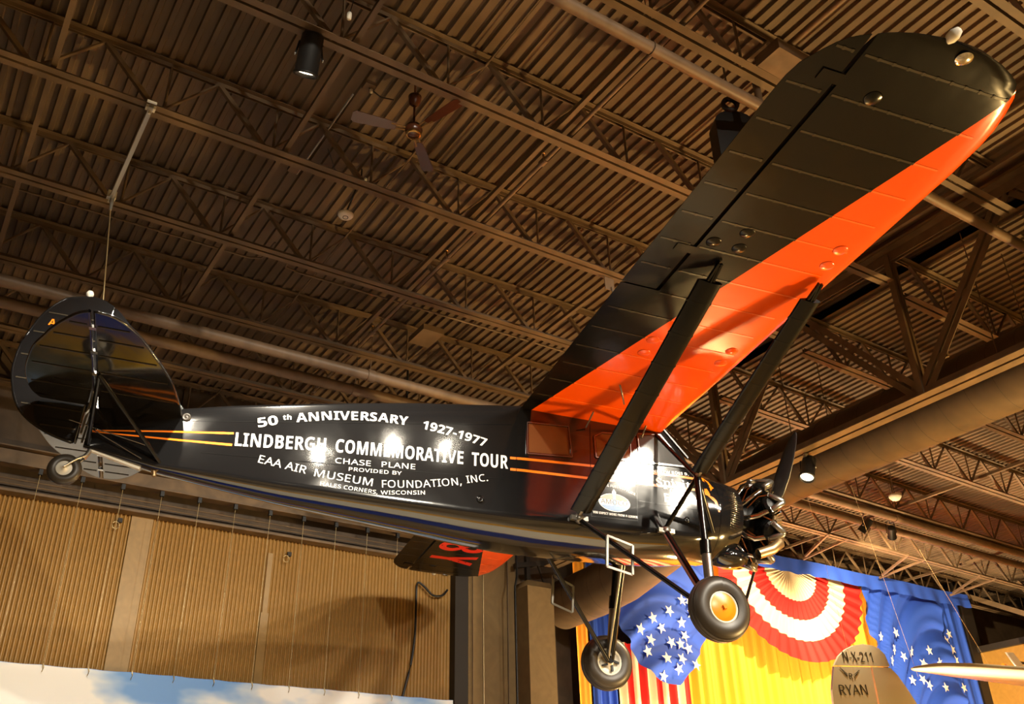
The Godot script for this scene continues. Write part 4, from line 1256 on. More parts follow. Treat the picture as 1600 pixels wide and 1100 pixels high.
func strut(plane: Node3D, a: Vector3, b: Vector3, chord: float, called: String, bands: int) -> void:
	# a broad streamlined strut from a to b, its chord along x
	var d := (b - a).normalized()
	var fx := (Vector3.RIGHT - d * d.x).normalized()
	var fz := d.cross(fx)
	var ring := func(at: Vector3, k: float) -> PackedVector3Array:
		var r := PackedVector3Array()
		for q in [[0.5, 0.0], [0.46, 0.4], [0.36, 0.75], [0.18, 1.0], [-0.1, 0.85], [-0.35, 0.4], [-0.5, 0.06], [-0.5, -0.06], [-0.35, -0.4], [-0.1, -0.85], [0.18, -1.0], [0.36, -0.75], [0.46, -0.4]]:
			r.append(at + fx * q[0] * chord * k + fz * q[1] * 0.032 * k)
		return r
	var l := a.distance_to(b)
	var st := begin()
	loft(st, [ring.call(a + d * 0.06, 1.0), ring.call(b - d * 0.2, 1.0)], true, true, true)
	var o := build(st, called, M.strut_black, plane)
	for k in bands:
		var at := a + d * lerpf(0.3, l - 0.45, float(k) / (bands - 1))
		var s := begin()
		loft(s, [ring.call(at, 1.03), ring.call(at + d * 0.012, 1.05), ring.call(at + d * 0.024, 1.03)])
		build(s, "strut_band", M.strut_black, o)
	var f := begin()
	for q in [-1, 1]:
		bar(f, b - d * 0.22 + fx * 0.03 * q, b + fx * 0.015 * q, 0.03, 0.02)
	bar(f, b - d * 0.22, b - d * 0.02 + Vector3(0, 0.02, 0), 0.05, 0.015)
	build(f, "fork_fitting", M.tube_black, o)
	var g := begin()
	bar(g, a - d * 0.03, a + d * 0.08, 0.06, 0.03)
	build(g, "lower_fitting", M.alloy, o)

func rod(plane: Node3D, a: Vector3, b: Vector3, r: float, called: String, m: Material) -> MeshInstance3D:
	var st := begin()
	tube(st, [a, b], r, 10)
	return build(st, called, m, plane)

func make_gear(plane: Node3D, s: float) -> void:
	var hub := mirror(Vector3(0.0, -2.36, 1.26), s)
	var apex := mirror(Vector3(0.06, -0.80, 1.05), s)
	var out := mirror(Vector3(0, 0, 1), s)
	# wheel
	var ax := frame_at(hub + out * 0.1, hub + out * 1.1)
	var ty := begin()
	var prof := [Vector2(0.165, -0.1)]
	for k in 13:
		var t := -PI * 0.62 + PI * 1.24 * k / 12.0
		prof.append(Vector2(0.225 + 0.105 * cos(t), 0.115 * sin(t)))
	prof.append(Vector2(0.165, 0.1))
	lathe(ty, prof, ax, 48)
	var wheel := build(ty, "wheel", M.rubber, plane)
	var tr := begin()
	for k in 4:
		var w := -0.055 + 0.037 * k
		var rr := 0.225 + 0.105 * sqrt(1 - pow(w / 0.118, 2)) + 0.003
		lathe(tr, [Vector2(rr - 0.006, w - 0.012), Vector2(rr, w - 0.008), Vector2(rr, w + 0.008), Vector2(rr - 0.006, w + 0.012)], ax, 48)
	build(tr, "tread", M.rubber, wheel)
	var cap := begin()
	lathe(cap, [Vector2(0, 0.105), Vector2(0.05, 0.103), Vector2(0.12, 0.092), Vector2(0.142, 0.085)], ax, 36)
	build(cap, "hub_cap", M.hub_orange, wheel).set_meta("label", "orange hub cap")
	var rim := begin()
	lathe(rim, [Vector2(0.14, 0.084), Vector2(0.15, 0.094), Vector2(0.16, 0.09), Vector2(0.17, 0.08)], ax, 36)
	build(rim, "rim", M.hub_white, wheel)
	var nut := begin()
	box(nut, Vector3.ZERO, Vector3(0.03, 0.04, 0.04), Transform3D(ax.basis.rotated(ax.basis.x, 0.4), ax * Vector3(0.11, 0, 0)))
	build(nut, "hub_nut", M.hub_orange, wheel)
	var inn := begin()
	lathe(inn, [Vector2(0.165, -0.09), Vector2(0.15, -0.1), Vector2(0.14, -0.075), Vector2(0.06, -0.06), Vector2(0.045, -0.11), Vector2(0, -0.11)], ax, 32)
	build(inn, "brake_drum", M.hub_white, wheel)
	var brk := begin()
	for a in [0.3, 1.4, 2.6, 3.9, 5.2]:
		bar(brk, ax * Vector3(-0.095, 0.05 * cos(a), 0.05 * sin(a)), ax * Vector3(-0.1, 0.12 * cos(a + 0.3), 0.12 * sin(a + 0.3)), 0.025, 0.03)
	build(brk, "brake_gear", M.cylinder_black, wheel)
	# legs
	var axle := hub - out * 0.02
	rod(plane, axle - out * 0.03, axle + out * 0.1, 0.03, "axle", M.tube_black)
	var v1 := rod(plane, mirror(Vector3(-0.1, -1.29, 0.55), s), axle + Vector3(0.02, 0.02, 0), 0.03, "gear_leg", M.tube_black)
	rod(v1, mirror(Vector3(-0.13, -1.33, 0.55), s), axle + Vector3(-0.03, 0.02, 0), 0.016, "brake_line", M.alloy)
	rod(plane, mirror(Vector3(-1.16, -1.3, 0.54), s), axle + Vector3(-0.03, 0, 0), 0.028, "radius_rod", M.tube_black)
	rod(plane, apex, axle + Vector3(0, 0.9, 0) * 0.0 + (apex - axle) * 0.42, 0.04, "shock_strut", M.tube_black)
	var sl := rod(plane, axle + (apex - axle) * 0.42, axle + Vector3(0, 0.06, 0), 0.052, "oleo_sleeve", M.alloy)
	rod(sl, axle + (apex - axle) * 0.4, axle + (apex - axle) * 0.5, 0.06, "collar", M.tube_black)
	rod(plane, mirror(Vector3(-0.11, -1.28, 0.52), s), apex, 0.026, "gear_brace", M.tube_black)
	rod(plane, mirror(Vector3(0.54, -1.19, 0.5), s), apex, 0.03, "gear_brace", M.tube_black)
	rod(plane, mirror(Vector3(-0.14, -0.07, 0.5), s), apex, 0.024, "gear_brace", M.tube_black)
	for p in [Vector3(-0.1, -1.29, 0.55), Vector3(-1.16, -1.29, 0.54)]:
		var fit := begin()
		lathe(fit, [Vector2(0, -0.05), Vector2(0.05, -0.04), Vector2(0.055, 0.02), Vector2(0, 0.05)], frame_at(mirror(p, s), mirror(p + Vector3(0, -0.6, 1), s)), 10)
		bar(fit, mirror(p + Vector3(-0.1, 0, 0), s), mirror(p + Vector3(0.1, 0.0, 0), s), 0.05, 0.05)
		build(fit, "gear_fitting", M.worn_steel, plane)
	# step frame hung on the radius rod
	var sf := begin()
	var c := [Vector3(-0.94, -1.53, 0.78), Vector3(-0.665, -1.62, 0.82), Vector3(-0.68, -1.94, 0.82), Vector3(-0.955, -1.87, 0.78)]
	for i in 4: bar(sf, mirror(c[i], s), mirror(c[(i + 1) % 4], s), 0.024, 0.012 if i % 2 == 0 else 0.03)
	build(sf, "step_frame", M.worn_steel, plane).set_meta("label", "bare metal step frame")

func rounded(rough: Array, n: int) -> Array:
	# a smooth curve through the first n corners, the rest kept as they are
	var out := []
	for i in n - 1:
		var a := Vector2(rough[maxi(i - 1, 0)][0], rough[maxi(i - 1, 0)][1])
		var b := Vector2(rough[i][0], rough[i][1])
		var c := Vector2(rough[i + 1][0], rough[i + 1][1])
		var d := Vector2(rough[mini(i + 2, n - 1)][0], rough[mini(i + 2, n - 1)][1])
		for k in 4:
			var p := b.cubic_interpolate(c, a, d, k / 4.0)
			out.append([p.x, p.y])
	for i in range(n - 1, rough.size()): out.append(rough[i])
	return out

func edge_at(outline: Array, z: float, front: bool) -> float:
	var best := -9.0 if front else 0.0
	for i in outline.size():
		var a: Array = outline[i]
		var b: Array = outline[(i + 1) % outline.size()]
		if (a[1] - z) * (b[1] - z) <= 0 and absf(a[1] - b[1]) > 0.001:
			var x: float = lerpf(a[0], b[0], (z - a[1]) / (b[1] - a[1]))
			best = maxf(best, x) if front else minf(best, x)
	return best

func make_tail(plane: Node3D) -> void:
	var flat := Transform3D(Basis(Vector3(1, 0, 0), Vector3(0, 0, 1), Vector3(0, -1, 0)), Vector3(0, -0.64, 0))
	var slab := func(rough: Array, s: float, called: String, parent: Node, lying: bool, thick: float, curved: int) -> MeshInstance3D:
		var outline := rounded(rough, curved)
		var st := begin()
		var poly := PackedVector2Array()
		var edge := []
		for q in outline:
			poly.append(Vector2(q[0], q[1] * s))
			edge.append(Vector3(q[0], -0.64, q[1] * s) if lying else Vector3(q[0], q[1], 0))
		prism(st, poly, thick, flat if lying else Transform3D.IDENTITY)
		edge.append(edge[0])
		tube(st, edge, thick * 0.55, 8, false)
		return build(st, called, M.black_gloss, parent)
	var stab := [[-5.46, 0.03], [-5.50, 0.39], [-5.58, 0.81], [-5.68, 1.14], [-5.81, 1.47], [-5.93, 1.73], [-6.03, 1.87], [-6.13, 1.95], [-6.26, 1.98], [-6.26, 0.03]]
	var elev := [[-6.31, 1.97], [-6.41, 1.89], [-6.58, 1.64], [-6.705, 1.38], [-6.8, 1.16], [-6.87, 0.87], [-6.904, 0.66], [-6.909, 0.40], [-6.88, 0.2], [-6.82, 0.08], [-6.6, 0.06], [-6.31, 0.06]]
	for s in [1.0, -1.0]:
		var so: MeshInstance3D = slab.call(stab, s, "stabilizer", plane, true, 0.03, 9)
		var eo: MeshInstance3D = slab.call(elev, s, "elevator", plane, true, 0.03, 10)
		for z in [0.45, 0.85, 1.2, 1.5, 1.75]:
			var t := begin()
			var x0 := edge_at(stab, z, true) - 0.03
			bar(t, Vector3(x0, -0.658, z * s), Vector3(-6.24, -0.658, z * s), 0.006, 0.014)
			build(t, "rib_tape", M.black_tape, so)
			var t2 := begin()
			bar(t2, Vector3(-6.33, -0.658, z * s), Vector3(edge_at(elev, z, false) + 0.03, -0.658, z * s), 0.006, 0.014)
			build(t2, "rib_tape", M.black_tape, eo)
		var hg := begin()
		for z in [0.4, 0.8, 1.25, 1.7]: box(hg, Vector3(-6.285, -0.645, z * s), Vector3(0.06, 0.03, 0.05))
		build(hg, "hinge", M.chrome, so)
		for q in [[Vector3(-5.57, -1.17, 0.1), 0.022], [Vector3(-6.28, -1.06, 0.05), 0.022]]:
			var st := begin()
			var a: Vector3 = mirror(q[0], s)
			var b := mirror(Vector3(-6.25, -0.66, 0.81), s)
			tube(st, [a, b], q[1], 8)
			build(st, "tail_strut", M.tube_black, plane)
		var hn := begin()
		bar(hn, Vector3(-6.34, -0.5, 0.12 * s), Vector3(-6.36, -1.0, 0.12 * s), 0.02, 0.03)
		build(hn, "elevator_horn", M.alloy, eo)
	var fin: MeshInstance3D = slab.call([[-5.4, -0.58], [-5.55, -0.42], [-5.75, -0.16], [-5.95, 0.1], [-6.121, 0.291], [-6.29, 0.47], [-6.37, 0.54], [-6.37, -0.7], [-5.6, -0.65]], 1.0, "fin", plane, false, 0.035, 7)
	var rud: MeshInstance3D = slab.call([[-6.39, 0.555], [-6.504, 0.609], [-6.6, 0.625], [-6.682, 0.616], [-6.8, 0.58], [-6.893, 0.529], [-7.021, 0.352], [-7.099, 0.144], [-7.153, -0.078], [-7.16, -0.306], [-7.135, -0.458], [-7.069, -0.643], [-6.99, -0.779], [-6.874, -0.885], [-6.73, -0.965], [-6.574, -1.022], [-6.41, -1.06]], 1.0, "rudder", plane, false, 0.035, 17)
	for y in [0.35, 0.1, -0.18, -0.45, -0.72, -0.92]:
		var t := begin()
		var x1: float = lerp_table([[-0.965, -6.73], [-0.779, -6.99], [-0.458, -7.135], [-0.306, -7.16], [-0.078, -7.153], [0.144, -7.099], [0.352, -7.02]], y) + 0.03
		bar(t, Vector3(-6.43, y, 0.019), Vector3(x1, y, 0.019), 0.014, 0.006)
		build(t, "rib_tape", M.black_tape, rud)
	var on_rud := func(x: float, y: float, a: float) -> Transform3D: return Transform3D(Basis.IDENTITY, Vector3(x, y, 0.02))
	letters("A", sans, [Vector2(-6.965, 0.2), Vector2(-6.895, 0.2)], 0.075, M.stripe_orange, rud, on_rud)
	var bea := begin()
	lathe(bea, [Vector2(0.012, -0.04), Vector2(0.014, 0.0), Vector2(0.035, 0.015), Vector2(0.042, 0.04), Vector2(0.03, 0.07), Vector2(0, 0.085)], frame_at(Vector3(-6.66, 0.63, 0), Vector3(-6.64, 1, 0)), 14)
	build(bea, "tail_light", M.lens_clear, rud)
	# tail wheel
	var ax := frame_at(Vector3(-6.43, -1.36, 0.03), Vector3(-6.43, -1.36, 1))
	var ty := begin()
	var prof := [Vector2(0.075, -0.045)]
	for k in 11:
		var t := -PI * 0.6 + PI * 1.2 * k / 10.0
		prof.append(Vector2(0.105 + 0.055 * cos(t), 0.055 * sin(t)))
	prof.append(Vector2(0.075, 0.045))
	lathe(ty, prof, ax, 36)
	var tw := build(ty, "tail_wheel", M.rubber, plane)
	var hc := begin()
	for s in [-1, 1]: lathe(hc, [Vector2(0.08, 0.035 * s), Vector2(0.07, 0.045 * s), Vector2(0.02, 0.045 * s), Vector2(0.018, 0.06 * s), Vector2(0, 0.06 * s)], ax, 24)
	build(hc, "hub", M.hub_white, tw)
	var fk := begin()
	for z in [-0.05, 0.11]: tube(fk, [Vector3(-6.43, -1.36, z), Vector3(-6.34, -1.26, z * 0.9), Vector3(-6.27, -1.19, 0.03 + (z - 0.03) * 0.3)], 0.012, 8)
	tube(fk, [Vector3(-6.29, -1.22, 0.03), Vector3(-6.26, -1.16, 0.02), Vector3(-6.24, -1.06, 0.0)], 0.024, 10)
	build(fk, "fork", M.alloy, tw)
	var spg := begin()
	bar(spg, Vector3(-6.26, -1.1, 0), Vector3(-5.75, -1.23, 0), 0.035, 0.05)
	build(spg, "leaf_spring", M.hub_white, plane)
	var hk := begin()
	tube(hk, [Vector3(-5.62, -1.22, 0.02), Vector3(-5.6, -1.3, 0.03)], [0.03, 0.02], 10)
	build(hk, "tail_hook", M.exhaust, plane)
	for q in [[Vector3(-5.75, -1.16, 0.1), Vector3(-6.3, -0.92, 0.13)], [Vector3(-5.7, -1.02, 0.11), Vector3(-6.5, -0.86, 0.1)]]:
		var c := begin(); tube(c, [q[0], q[1]], 0.006, 6); build(c, "control_cable", M.chrome, plane)

func make_engine(plane: Node3D) -> void:
	var c := Vector3(1.4, -0.80, 0)
	var st := begin()
	lathe(st, [Vector2(0, -0.42), Vector2(0.22, -0.42), Vector2(0.26, -0.3), Vector2(0.22, -0.16), Vector2(0.24, -0.1), Vector2(0.24, 0.08), Vector2(0.19, 0.13), Vector2(0.13, 0.17), Vector2(0.09, 0.2), Vector2(0.05, 0.22), Vector2(0, 0.22)], Transform3D(Basis.IDENTITY, c), 28)
	var en := build(st, "engine", M.cylinder_black, plane)
	# one cylinder along +y, reused nine times
	var cy := begin()
	var fins := [Vector2(0.07, 0.2)]
	for k in 9:
		fins.append(Vector2(0.076, 0.22 + 0.024 * k)); fins.append(Vector2(0.094, 0.224 + 0.024 * k)); fins.append(Vector2(0.094, 0.231 + 0.024 * k)); fins.append(Vector2(0.076, 0.235 + 0.024 * k))
	fins.append_array([Vector2(0.085, 0.44), Vector2(0.1, 0.46), Vector2(0.1, 0.5), Vector2(0.07, 0.53), Vector2(0, 0.54)])
	lathe(cy, fins, frame_at(Vector3.ZERO, Vector3.UP), 16, true)
	var cyl := finish(cy)
	var rk := begin()
	for s in [-1, 1]:
		var xf := Transform3D(Basis(Vector3.BACK, 0.35).rotated(Vector3.UP, 0.5 * s), Vector3(0.02, 0.53, 0.055 * s))
		box(rk, Vector3(0.02, 0.01, 0), Vector3(0.16, 0.055, 0.05), xf)
		lathe(rk, [Vector2(0, -0.08), Vector2(0.03, -0.075), Vector2(0.034, 0.08), Vector2(0.02, 0.11), Vector2(0, 0.112)], xf * Transform3D(Basis.IDENTITY, Vector3(0.03, 0.03, 0)), 10)
	var rocker := finish(rk)
	var pr := begin()
	for s in [-1, 1]: tube(pr, [Vector3(0.12, 0.2, 0.03 * s), Vector3(0.11, 0.5, 0.07 * s)], 0.013, 8)
	var push := finish(pr)
	var ik := begin(); tube(ik, [Vector3(-0.28, 0.18, 0.05), Vector3(-0.22, 0.3, 0.1), Vector3(-0.14, 0.42, 0.11), Vector3(-0.05, 0.48, 0.07)], 0.028, 10)
	var intake := finish(ik)
	var ex := begin(); tube(ex, [Vector3(0.05, 0.47, -0.08), Vector3(0.12, 0.44, -0.1), Vector3(0.14, 0.36, -0.06)], 0.03, 10)
	var exh := finish(ex)
	var wr := begin(); tube(wr, [Vector3(-0.15, 0.22, -0.06), Vector3(-0.08, 0.4, -0.12), Vector3(-0.02, 0.5, -0.1)], 0.008, 6)
	var wire := finish(wr)
	for k in 9:
		var xf := Transform3D(Basis(Vector3.RIGHT, TAU * k / 9.0) * Basis.from_scale(Vector3(1.05, 0.94, 1.22)), c)
		place(cyl, "cylinder", M.cylinder_black, en, xf)
		place(rocker, "rocker_box", M.alloy, en, xf)
		place(push, "pushrod_tube", M.chrome, en, xf)
		place(intake, "intake_pipe", M.chrome, en, xf)
		place(exh, "exhaust_stub", M.exhaust, en, xf)
		place(wire, "ignition_lead", M.copper, en, xf)
	var col := begin()
	var ring := []
	for k in 37:
		var t := TAU * k / 36
		ring.append(c + Vector3(0.12, 0.33 * cos(t), 0.33 * sin(t)))
	tube(col, ring, 0.046, 12, false)
	build(col, "exhaust_collector", M.exhaust, en)
	# tail pipe from the collector at the lower right, turning back
	var tp := begin()
	tube(tp, [c + Vector3(0.12, -0.1, 0.33), c + Vector3(0.12, -0.27, 0.38), c + Vector3(0.08, -0.39, 0.42), c + Vector3(-0.02, -0.47, 0.41), c + Vector3(-0.2, -0.54, 0.38)], [0.05, 0.06, 0.065, 0.062, 0.062], 18, false)
	build(tp, "tail_pipe", M.exhaust, en)
	var tpi := begin()
	tube(tpi, [c + Vector3(-0.06, -0.485, 0.405), c + Vector3(-0.185, -0.534, 0.383)], 0.05, 16, true)
	build(tpi, "tail_pipe_bore", M.black_plastic, en)
	var su := begin()
	lathe(su, [Vector2(0, -0.3), Vector2(0.11, -0.28), Vector2(0.15, -0.1), Vector2(0.13, 0.08), Vector2(0.06, 0.12), Vector2(0, 0.12)], Transform3D(Basis.from_scale(Vector3(1, 0.8, 1.3)), Vector3(1.08, -1.33, 0.06)), 18)
	build(su, "carburettor_scoop", M.black_gloss, en)
	# propeller
	var hub := Vector3(1.65, -0.79, 0)
	var tip := Vector3(1.65, 0.14, 0.80)
	var d := (tip - hub).normalized()
	var len := hub.distance_to(tip)
	var hb := begin()
	lathe(hb, [Vector2(0, -0.08), Vector2(0.06, -0.07), Vector2(0.07, 0.0), Vector2(0.05, 0.08), Vector2(0, 0.1)], Transform3D(Basis.IDENTITY, hub), 16)
	var prop := build(hb, "propeller", M.alloy, plane)
	for s in [1.0, -1.0]:
		var bl := begin()
		var rings := []
		for q in [[0.05, 0.045, 0.04, 0.9], [0.2, 0.05, 0.035, 0.8], [0.36, 0.085, 0.024, 0.65], [0.55, 0.1, 0.017, 0.5], [0.75, 0.088, 0.012, 0.4], [0.9, 0.062, 0.008, 0.32], [0.98, 0.032, 0.006, 0.3], [1.0, 0.012, 0.004, 0.3]]:
			var ring2 := PackedVector3Array()
			var side := d.cross(Vector3.RIGHT).normalized()
			var ch: Vector3 = side * cos(q[3]) - Vector3.RIGHT * sin(q[3]) * s
			var th: Vector3 = ch.cross(d)
			for k in 12:
				var t := TAU * k / 12
				ring2.append(hub + d * s * len * q[0] + ch * cos(t) * q[1] + th * sin(t) * q[2])
			rings.append(ring2)
		loft(bl, rings, true, true, true)
		build(bl, "blade", M.prop_grey, prop)

func make_airplane() -> void:
	var plane := thing("airplane", "black and orange high-wing monoplane hanging under the roof, lettered along its side", "airplane")
	plane.transform = Transform3D(Basis(Vector3(0.97159109, -0.04245326, 0.23282713), Vector3(0.04052031, 0.99909309, 0.01308089), SIDE).orthonormalized(), Vector3(7.40980714, 4.75677812 + EYE, -8.13328404))
	# fuselage
	var st := begin()
	var rings := []
	var xs := [-6.32, -6.0, -5.6, -5.3, -5.0, -4.7, -4.35, -4.0, -3.7, -3.35, -3.0, -2.65, -2.3, -2.05, -1.85, -1.6, -1.3, -1.0, -0.7, -0.4, -0.2, -0.05, -0.02, 0.05, 0.12, 0.2, 0.28, 0.34, 0.42, 0.5, 0.58, 0.66]
	for x in xs: rings.append(ring_at(x))
	loft(st, rings, true, true, true)
	var fu := build(st, "fuselage", M.black_gloss, plane)
	var cw := begin()
	rings = []
	for x in [0.655, 0.66, 0.75, 0.85, 0.93, 0.98, 1.01, 1.02]: rings.append(ring_at(x, 0.004))
	loft(cw, rings, true, false, true)
	var cowl := build(cw, "cowling", M.black_gloss, plane)
	# louvres round the cowling
	for k in 26:
		var y := -0.47 - 0.026 * k
		var lv := begin()
		var a := Vector3(0.80, y, body_z(0.80, y) + 0.004)
		var b := Vector3(0.96, y - 0.004, body_z(0.96, y) + 0.004)
		tube(lv, [a, a.lerp(b, 0.5), b], [0.003, 0.008, 0.003], 6)
		build(lv, "louvre", M.black_gloss, cowl)
	make_wing(plane, 1.0)
	make_wing(plane, -1.0)
	var roof := begin()
	var cr := []
	for z in [-0.46, 0.46]:
		var r := PackedVector3Array()
		for u in [0.0, 0.02, 0.1, 0.3, 0.6, 0.85, 1.0]: r.append(wing_point(absf(z), lerpf(-0.02, -1.845, u), true) * Vector3(1, 1, 0) + Vector3(0, 0, z))
		for u in [0.85, 0.5, 0.1, 0.02]: r.append(wing_point(absf(z), lerpf(-0.02, -1.845, u), false) * Vector3(1, 1, 0) + Vector3(0, 0, z))
		cr.append(r)
	loft(roof, cr, true, true, true)
	build(roof, "wing_centre", M.black_fabric, plane)
	# cabin windows
	var win := func(poly: Array, m: Material, called: String, flatz: float) -> void:
		var w := begin()
		var p := PackedVector2Array()
		for q in poly: p.append(Vector2(q[0], q[1]))
		prism(w, p, 0.006, Transform3D(Basis.IDENTITY, Vector3(0, 0, flatz)))
		var o := build(w, called, m, fu)
	for s in [1.0, -1.0]:
		for wd in [[[[-1.77, -0.215], [-1.262, -0.178], [-1.22, -0.555], [-1.762, -0.60]], M.window_brown, 0.505], [[[-0.94, -0.25], [-0.84, -0.185], [-0.48, -0.15], [-0.48, -0.475], [-0.925, -0.51]], M.window_brown, 0.514], [[[-0.38, -0.12], [-0.08, -0.08], [0.24, -0.44], [-0.36, -0.475]], M.screen_glass, 0.514]]:
			win.call(wd[0], wd[1], "window_pane", wd[2] * s)
			var fr := begin()
			for i in wd[0].size():
				var a: Array = wd[0][i]
				var b: Array = wd[0][(i + 1) % wd[0].size()]
				bar(fr, Vector3(a[0], a[1], wd[2] * s), Vector3(b[0], b[1], wd[2] * s), 0.03, 0.018)
			build(fr, "window_frame", M.black_gloss, fu)
			var be := begin()
			for i in wd[0].size():
				var a: Array = wd[0][i]
				var b: Array = wd[0][(i + 1) % wd[0].size()]
				bar(be, Vector3(a[0], a[1], (wd[2] + 0.009) * s), Vector3(b[0], b[1], (wd[2] + 0.009) * s), 0.006, 0.006)
			build(be, "window_bead", M.alloy, fu)
	for s in [1.0, -1.0]:
		var ws := begin()
		quad(ws, Vector3(0.02, -0.015, 0.02 * s), Vector3(0.27, -0.28, 0.02 * s), Vector3(0.27, -0.28, 0.44 * s), Vector3(0.02, -0.015, 0.44 * s))
		build(ws, "windshield_pane", M.screen_glass, fu)
		for z in [0.0, 0.47]:
			if z == 0.0 and s < 0: continue
			var wp := begin()
			bar(wp, Vector3(0.0, 0.02, z * s), Vector3(0.3, -0.3, z * s), 0.02, 0.025)
			build(wp, "windshield_post", M.tube_black, fu)
	# seams: door edges, panel joints
	for q in [[[-1.89, -0.08], [-1.885, -1.25]], [[-0.99, -0.1], [-1.0, -1.24]], [[-0.42, -0.49], [-0.43, -1.22]], [[-0.42, -0.5], [0.45, -0.47]], [[-1.0, -1.23], [-0.43, -1.205]], [[-5.5, -0.7], [-1.95, -0.27]], [[-5.2, -1.02], [-1.95, -0.94]], [[-0.4, -0.96], [0.5, -0.96]]]:
		ribbon([Vector2(q[0][0], q[0][1]), Vector2(q[1][0], q[1][1])], 0.007, M.black_fabric, fu, "seam")
	# painted stripes
	ribbon([Vector2(-6.28, -0.913), Vector2(-5.6, -0.835), Vector2(-4.915, -0.767)], [0.012, 0.026], M.stripe_orange, fu)
	ribbon([Vector2(-6.28, -0.925), Vector2(-5.6, -0.915), Vector2(-4.91, -0.899)], [0.012, 0.028], M.stripe_orange, fu)
	ribbon([Vector2(-1.96, -0.68), Vector2(-0.97, -0.623), Vector2(0.36, -0.565)], 0.03, M.stripe_orange, fu)
	ribbon([Vector2(-1.955, -0.815), Vector2(-1.04, -0.782), Vector2(0.36, -0.71)], 0.03, M.stripe_orange, fu)
	# scroll where the stripes end on the nose
	ribbon([Vector2(0.36, -0.565), Vector2(0.5, -0.53), Vector2(0.58, -0.56), Vector2(0.6, -0.62), Vector2(0.52, -0.69), Vector2(0.4, -0.72)], [0.045, 0.06], M.stripe_orange, fu, "scroll")
	ribbon([Vector2(0.42, -0.71), Vector2(0.52, -0.74), Vector2(0.6, -0.82), Vector2(0.635, -0.95)], [0.06, 0.02], M.stripe_orange, fu, "scroll")
	ribbon([Vector2(0.36, -0.73), Vector2(0.45, -0.8), Vector2(0.5, -0.9)], [0.04, 0.02], M.stripe_orange, fu, "scroll")
	# lettering on the right side
	var W: Material = M.letter_white
	letters("50", sans, [Vector2(-4.69, -0.668), Vector2(-4.475, -0.603)], 0.105, W, fu, on_side)
	letters("th", sans, [Vector2(-4.444, -0.545), Vector2(-4.35, -0.53)], 0.055, W, fu, on_side)
	letters("ANNIVERSARY", sans, [Vector2(-4.30, -0.553), Vector2(-3.95, -0.478), Vector2(-3.641, -0.44), Vector2(-3.4, -0.427), Vector2(-3.12, -0.432)], 0.10, W, fu, on_side)
	letters("1927-1977", sans, [Vector2(-2.965, -0.45), Vector2(-2.6, -0.502), Vector2(-2.24, -0.582)], 0.10, W, fu, on_side)
	letters("LINDBERGH", sans, [Vector2(-4.9, -0.906), Vector2(-3.945, -0.849)], 0.148, W, fu, on_side)
	letters("COMMEMORATIVE", sans, [Vector2(-3.87, -0.848), Vector2(-2.472, -0.819)], 0.15, W, fu, on_side)
	letters("TOUR", sans, [Vector2(-2.39, -0.823), Vector2(-1.98, -0.814)], 0.156, W, fu, on_side)
	letters("CHASE", sans_thin, [Vector2(-3.855, -0.972), Vector2(-3.465, -0.962)], 0.06, W, fu, on_side)
	letters("PLANE", sans_thin, [Vector2(-3.37, -0.956), Vector2(-2.99, -0.942)], 0.06, W, fu, on_side)
	letters("PROVIDED BY", sans_thin, [Vector2(-3.705, -1.042), Vector2(-3.14, -1.025)], 0.04, W, fu, on_side)
	letters("EAA AIR", sans_thin, [Vector2(-4.64, -1.058), Vector2(-4.13, -1.13)], 0.085, W, fu, on_side)
	letters("MUSEUM", sans_thin, [Vector2(-4.06, -1.143), Vector2(-3.42, -1.187)], 0.082, W, fu, on_side)
	letters("FOUNDATION,", sans_thin, [Vector2(-3.345, -1.19), Vector2(-2.95, -1.148), Vector2(-2.475, -1.058)], 0.082, W, fu, on_side)
	letters("INC.", sans_thin, [Vector2(-2.435, -1.035), Vector2(-2.19, -0.98)], 0.082, W, fu, on_side)
	letters("HALES CORNERS,", sans_thin, [Vector2(-3.98, -1.238), Vector2(-3.37, -1.27)], 0.042, W, fu, on_side)
	letters("WISCONSIN", sans_thin, [Vector2(-3.34, -1.268), Vector2(-2.865, -1.214)], 0.042, W, fu, on_side)
	letters("Spirit", serif, [Vector2(-0.175, -0.737), Vector2(0.29, -0.715)], 0.095, W, fu, on_side)
	letters("of", serif, [Vector2(0.0, -0.795), Vector2(0.09, -0.79)], 0.06, W, fu, on_side)
	letters("EAA", sans, [Vector2(-0.085, -0.925), Vector2(0.205, -0.91)], 0.105, W, fu, on_side)
	letters("II", serif, [Vector2(0.0, -1.05), Vector2(0.1, -1.045)], 0.085, W, fu, on_side)
	letters("ANDREW ROSS D.", sans, [Vector2(-0.25, -0.585), Vector2(0.28, -0.54)], 0.034, W, fu, on_side)
	letters("OFFICIAL FUEL-SUPPLIER", sans, [Vector2(-0.96, -0.885), Vector2(-0.8, -0.845), Vector2(-0.62, -0.85), Vector2(-0.45, -0.905)], 0.03, W, fu, on_side)
	letters("YOU EXPECT MORE FROM A LEADER", sans, [Vector2(-0.98, -1.19), Vector2(-0.43, -1.175)], 0.026, W, fu, on_side)
	# oval emblem with torch
	var el := func(rx: float, ry: float, from: float, to: float, d: float, m: Material) -> void:
		var p := PackedVector2Array()
		for k in 33:
			var t := lerpf(from, to, k / 32.0)
			p.append(Vector2(rx * cos(t), ry * sin(t)))
		var s := begin()
		prism(s, p, 0.002, on_side(-0.712, -1.03, 0.02) * Transform3D(Basis.IDENTITY, Vector3(0, 0, d)))
		build(s, "emblem", m, fu)
	el.call(0.195, 0.108, 0.0, TAU * 32 / 33, 0.001, M.letter_white)
	el.call(0.185, 0.1, 0.35, PI - 0.35, 0.0025, M.logo_red)
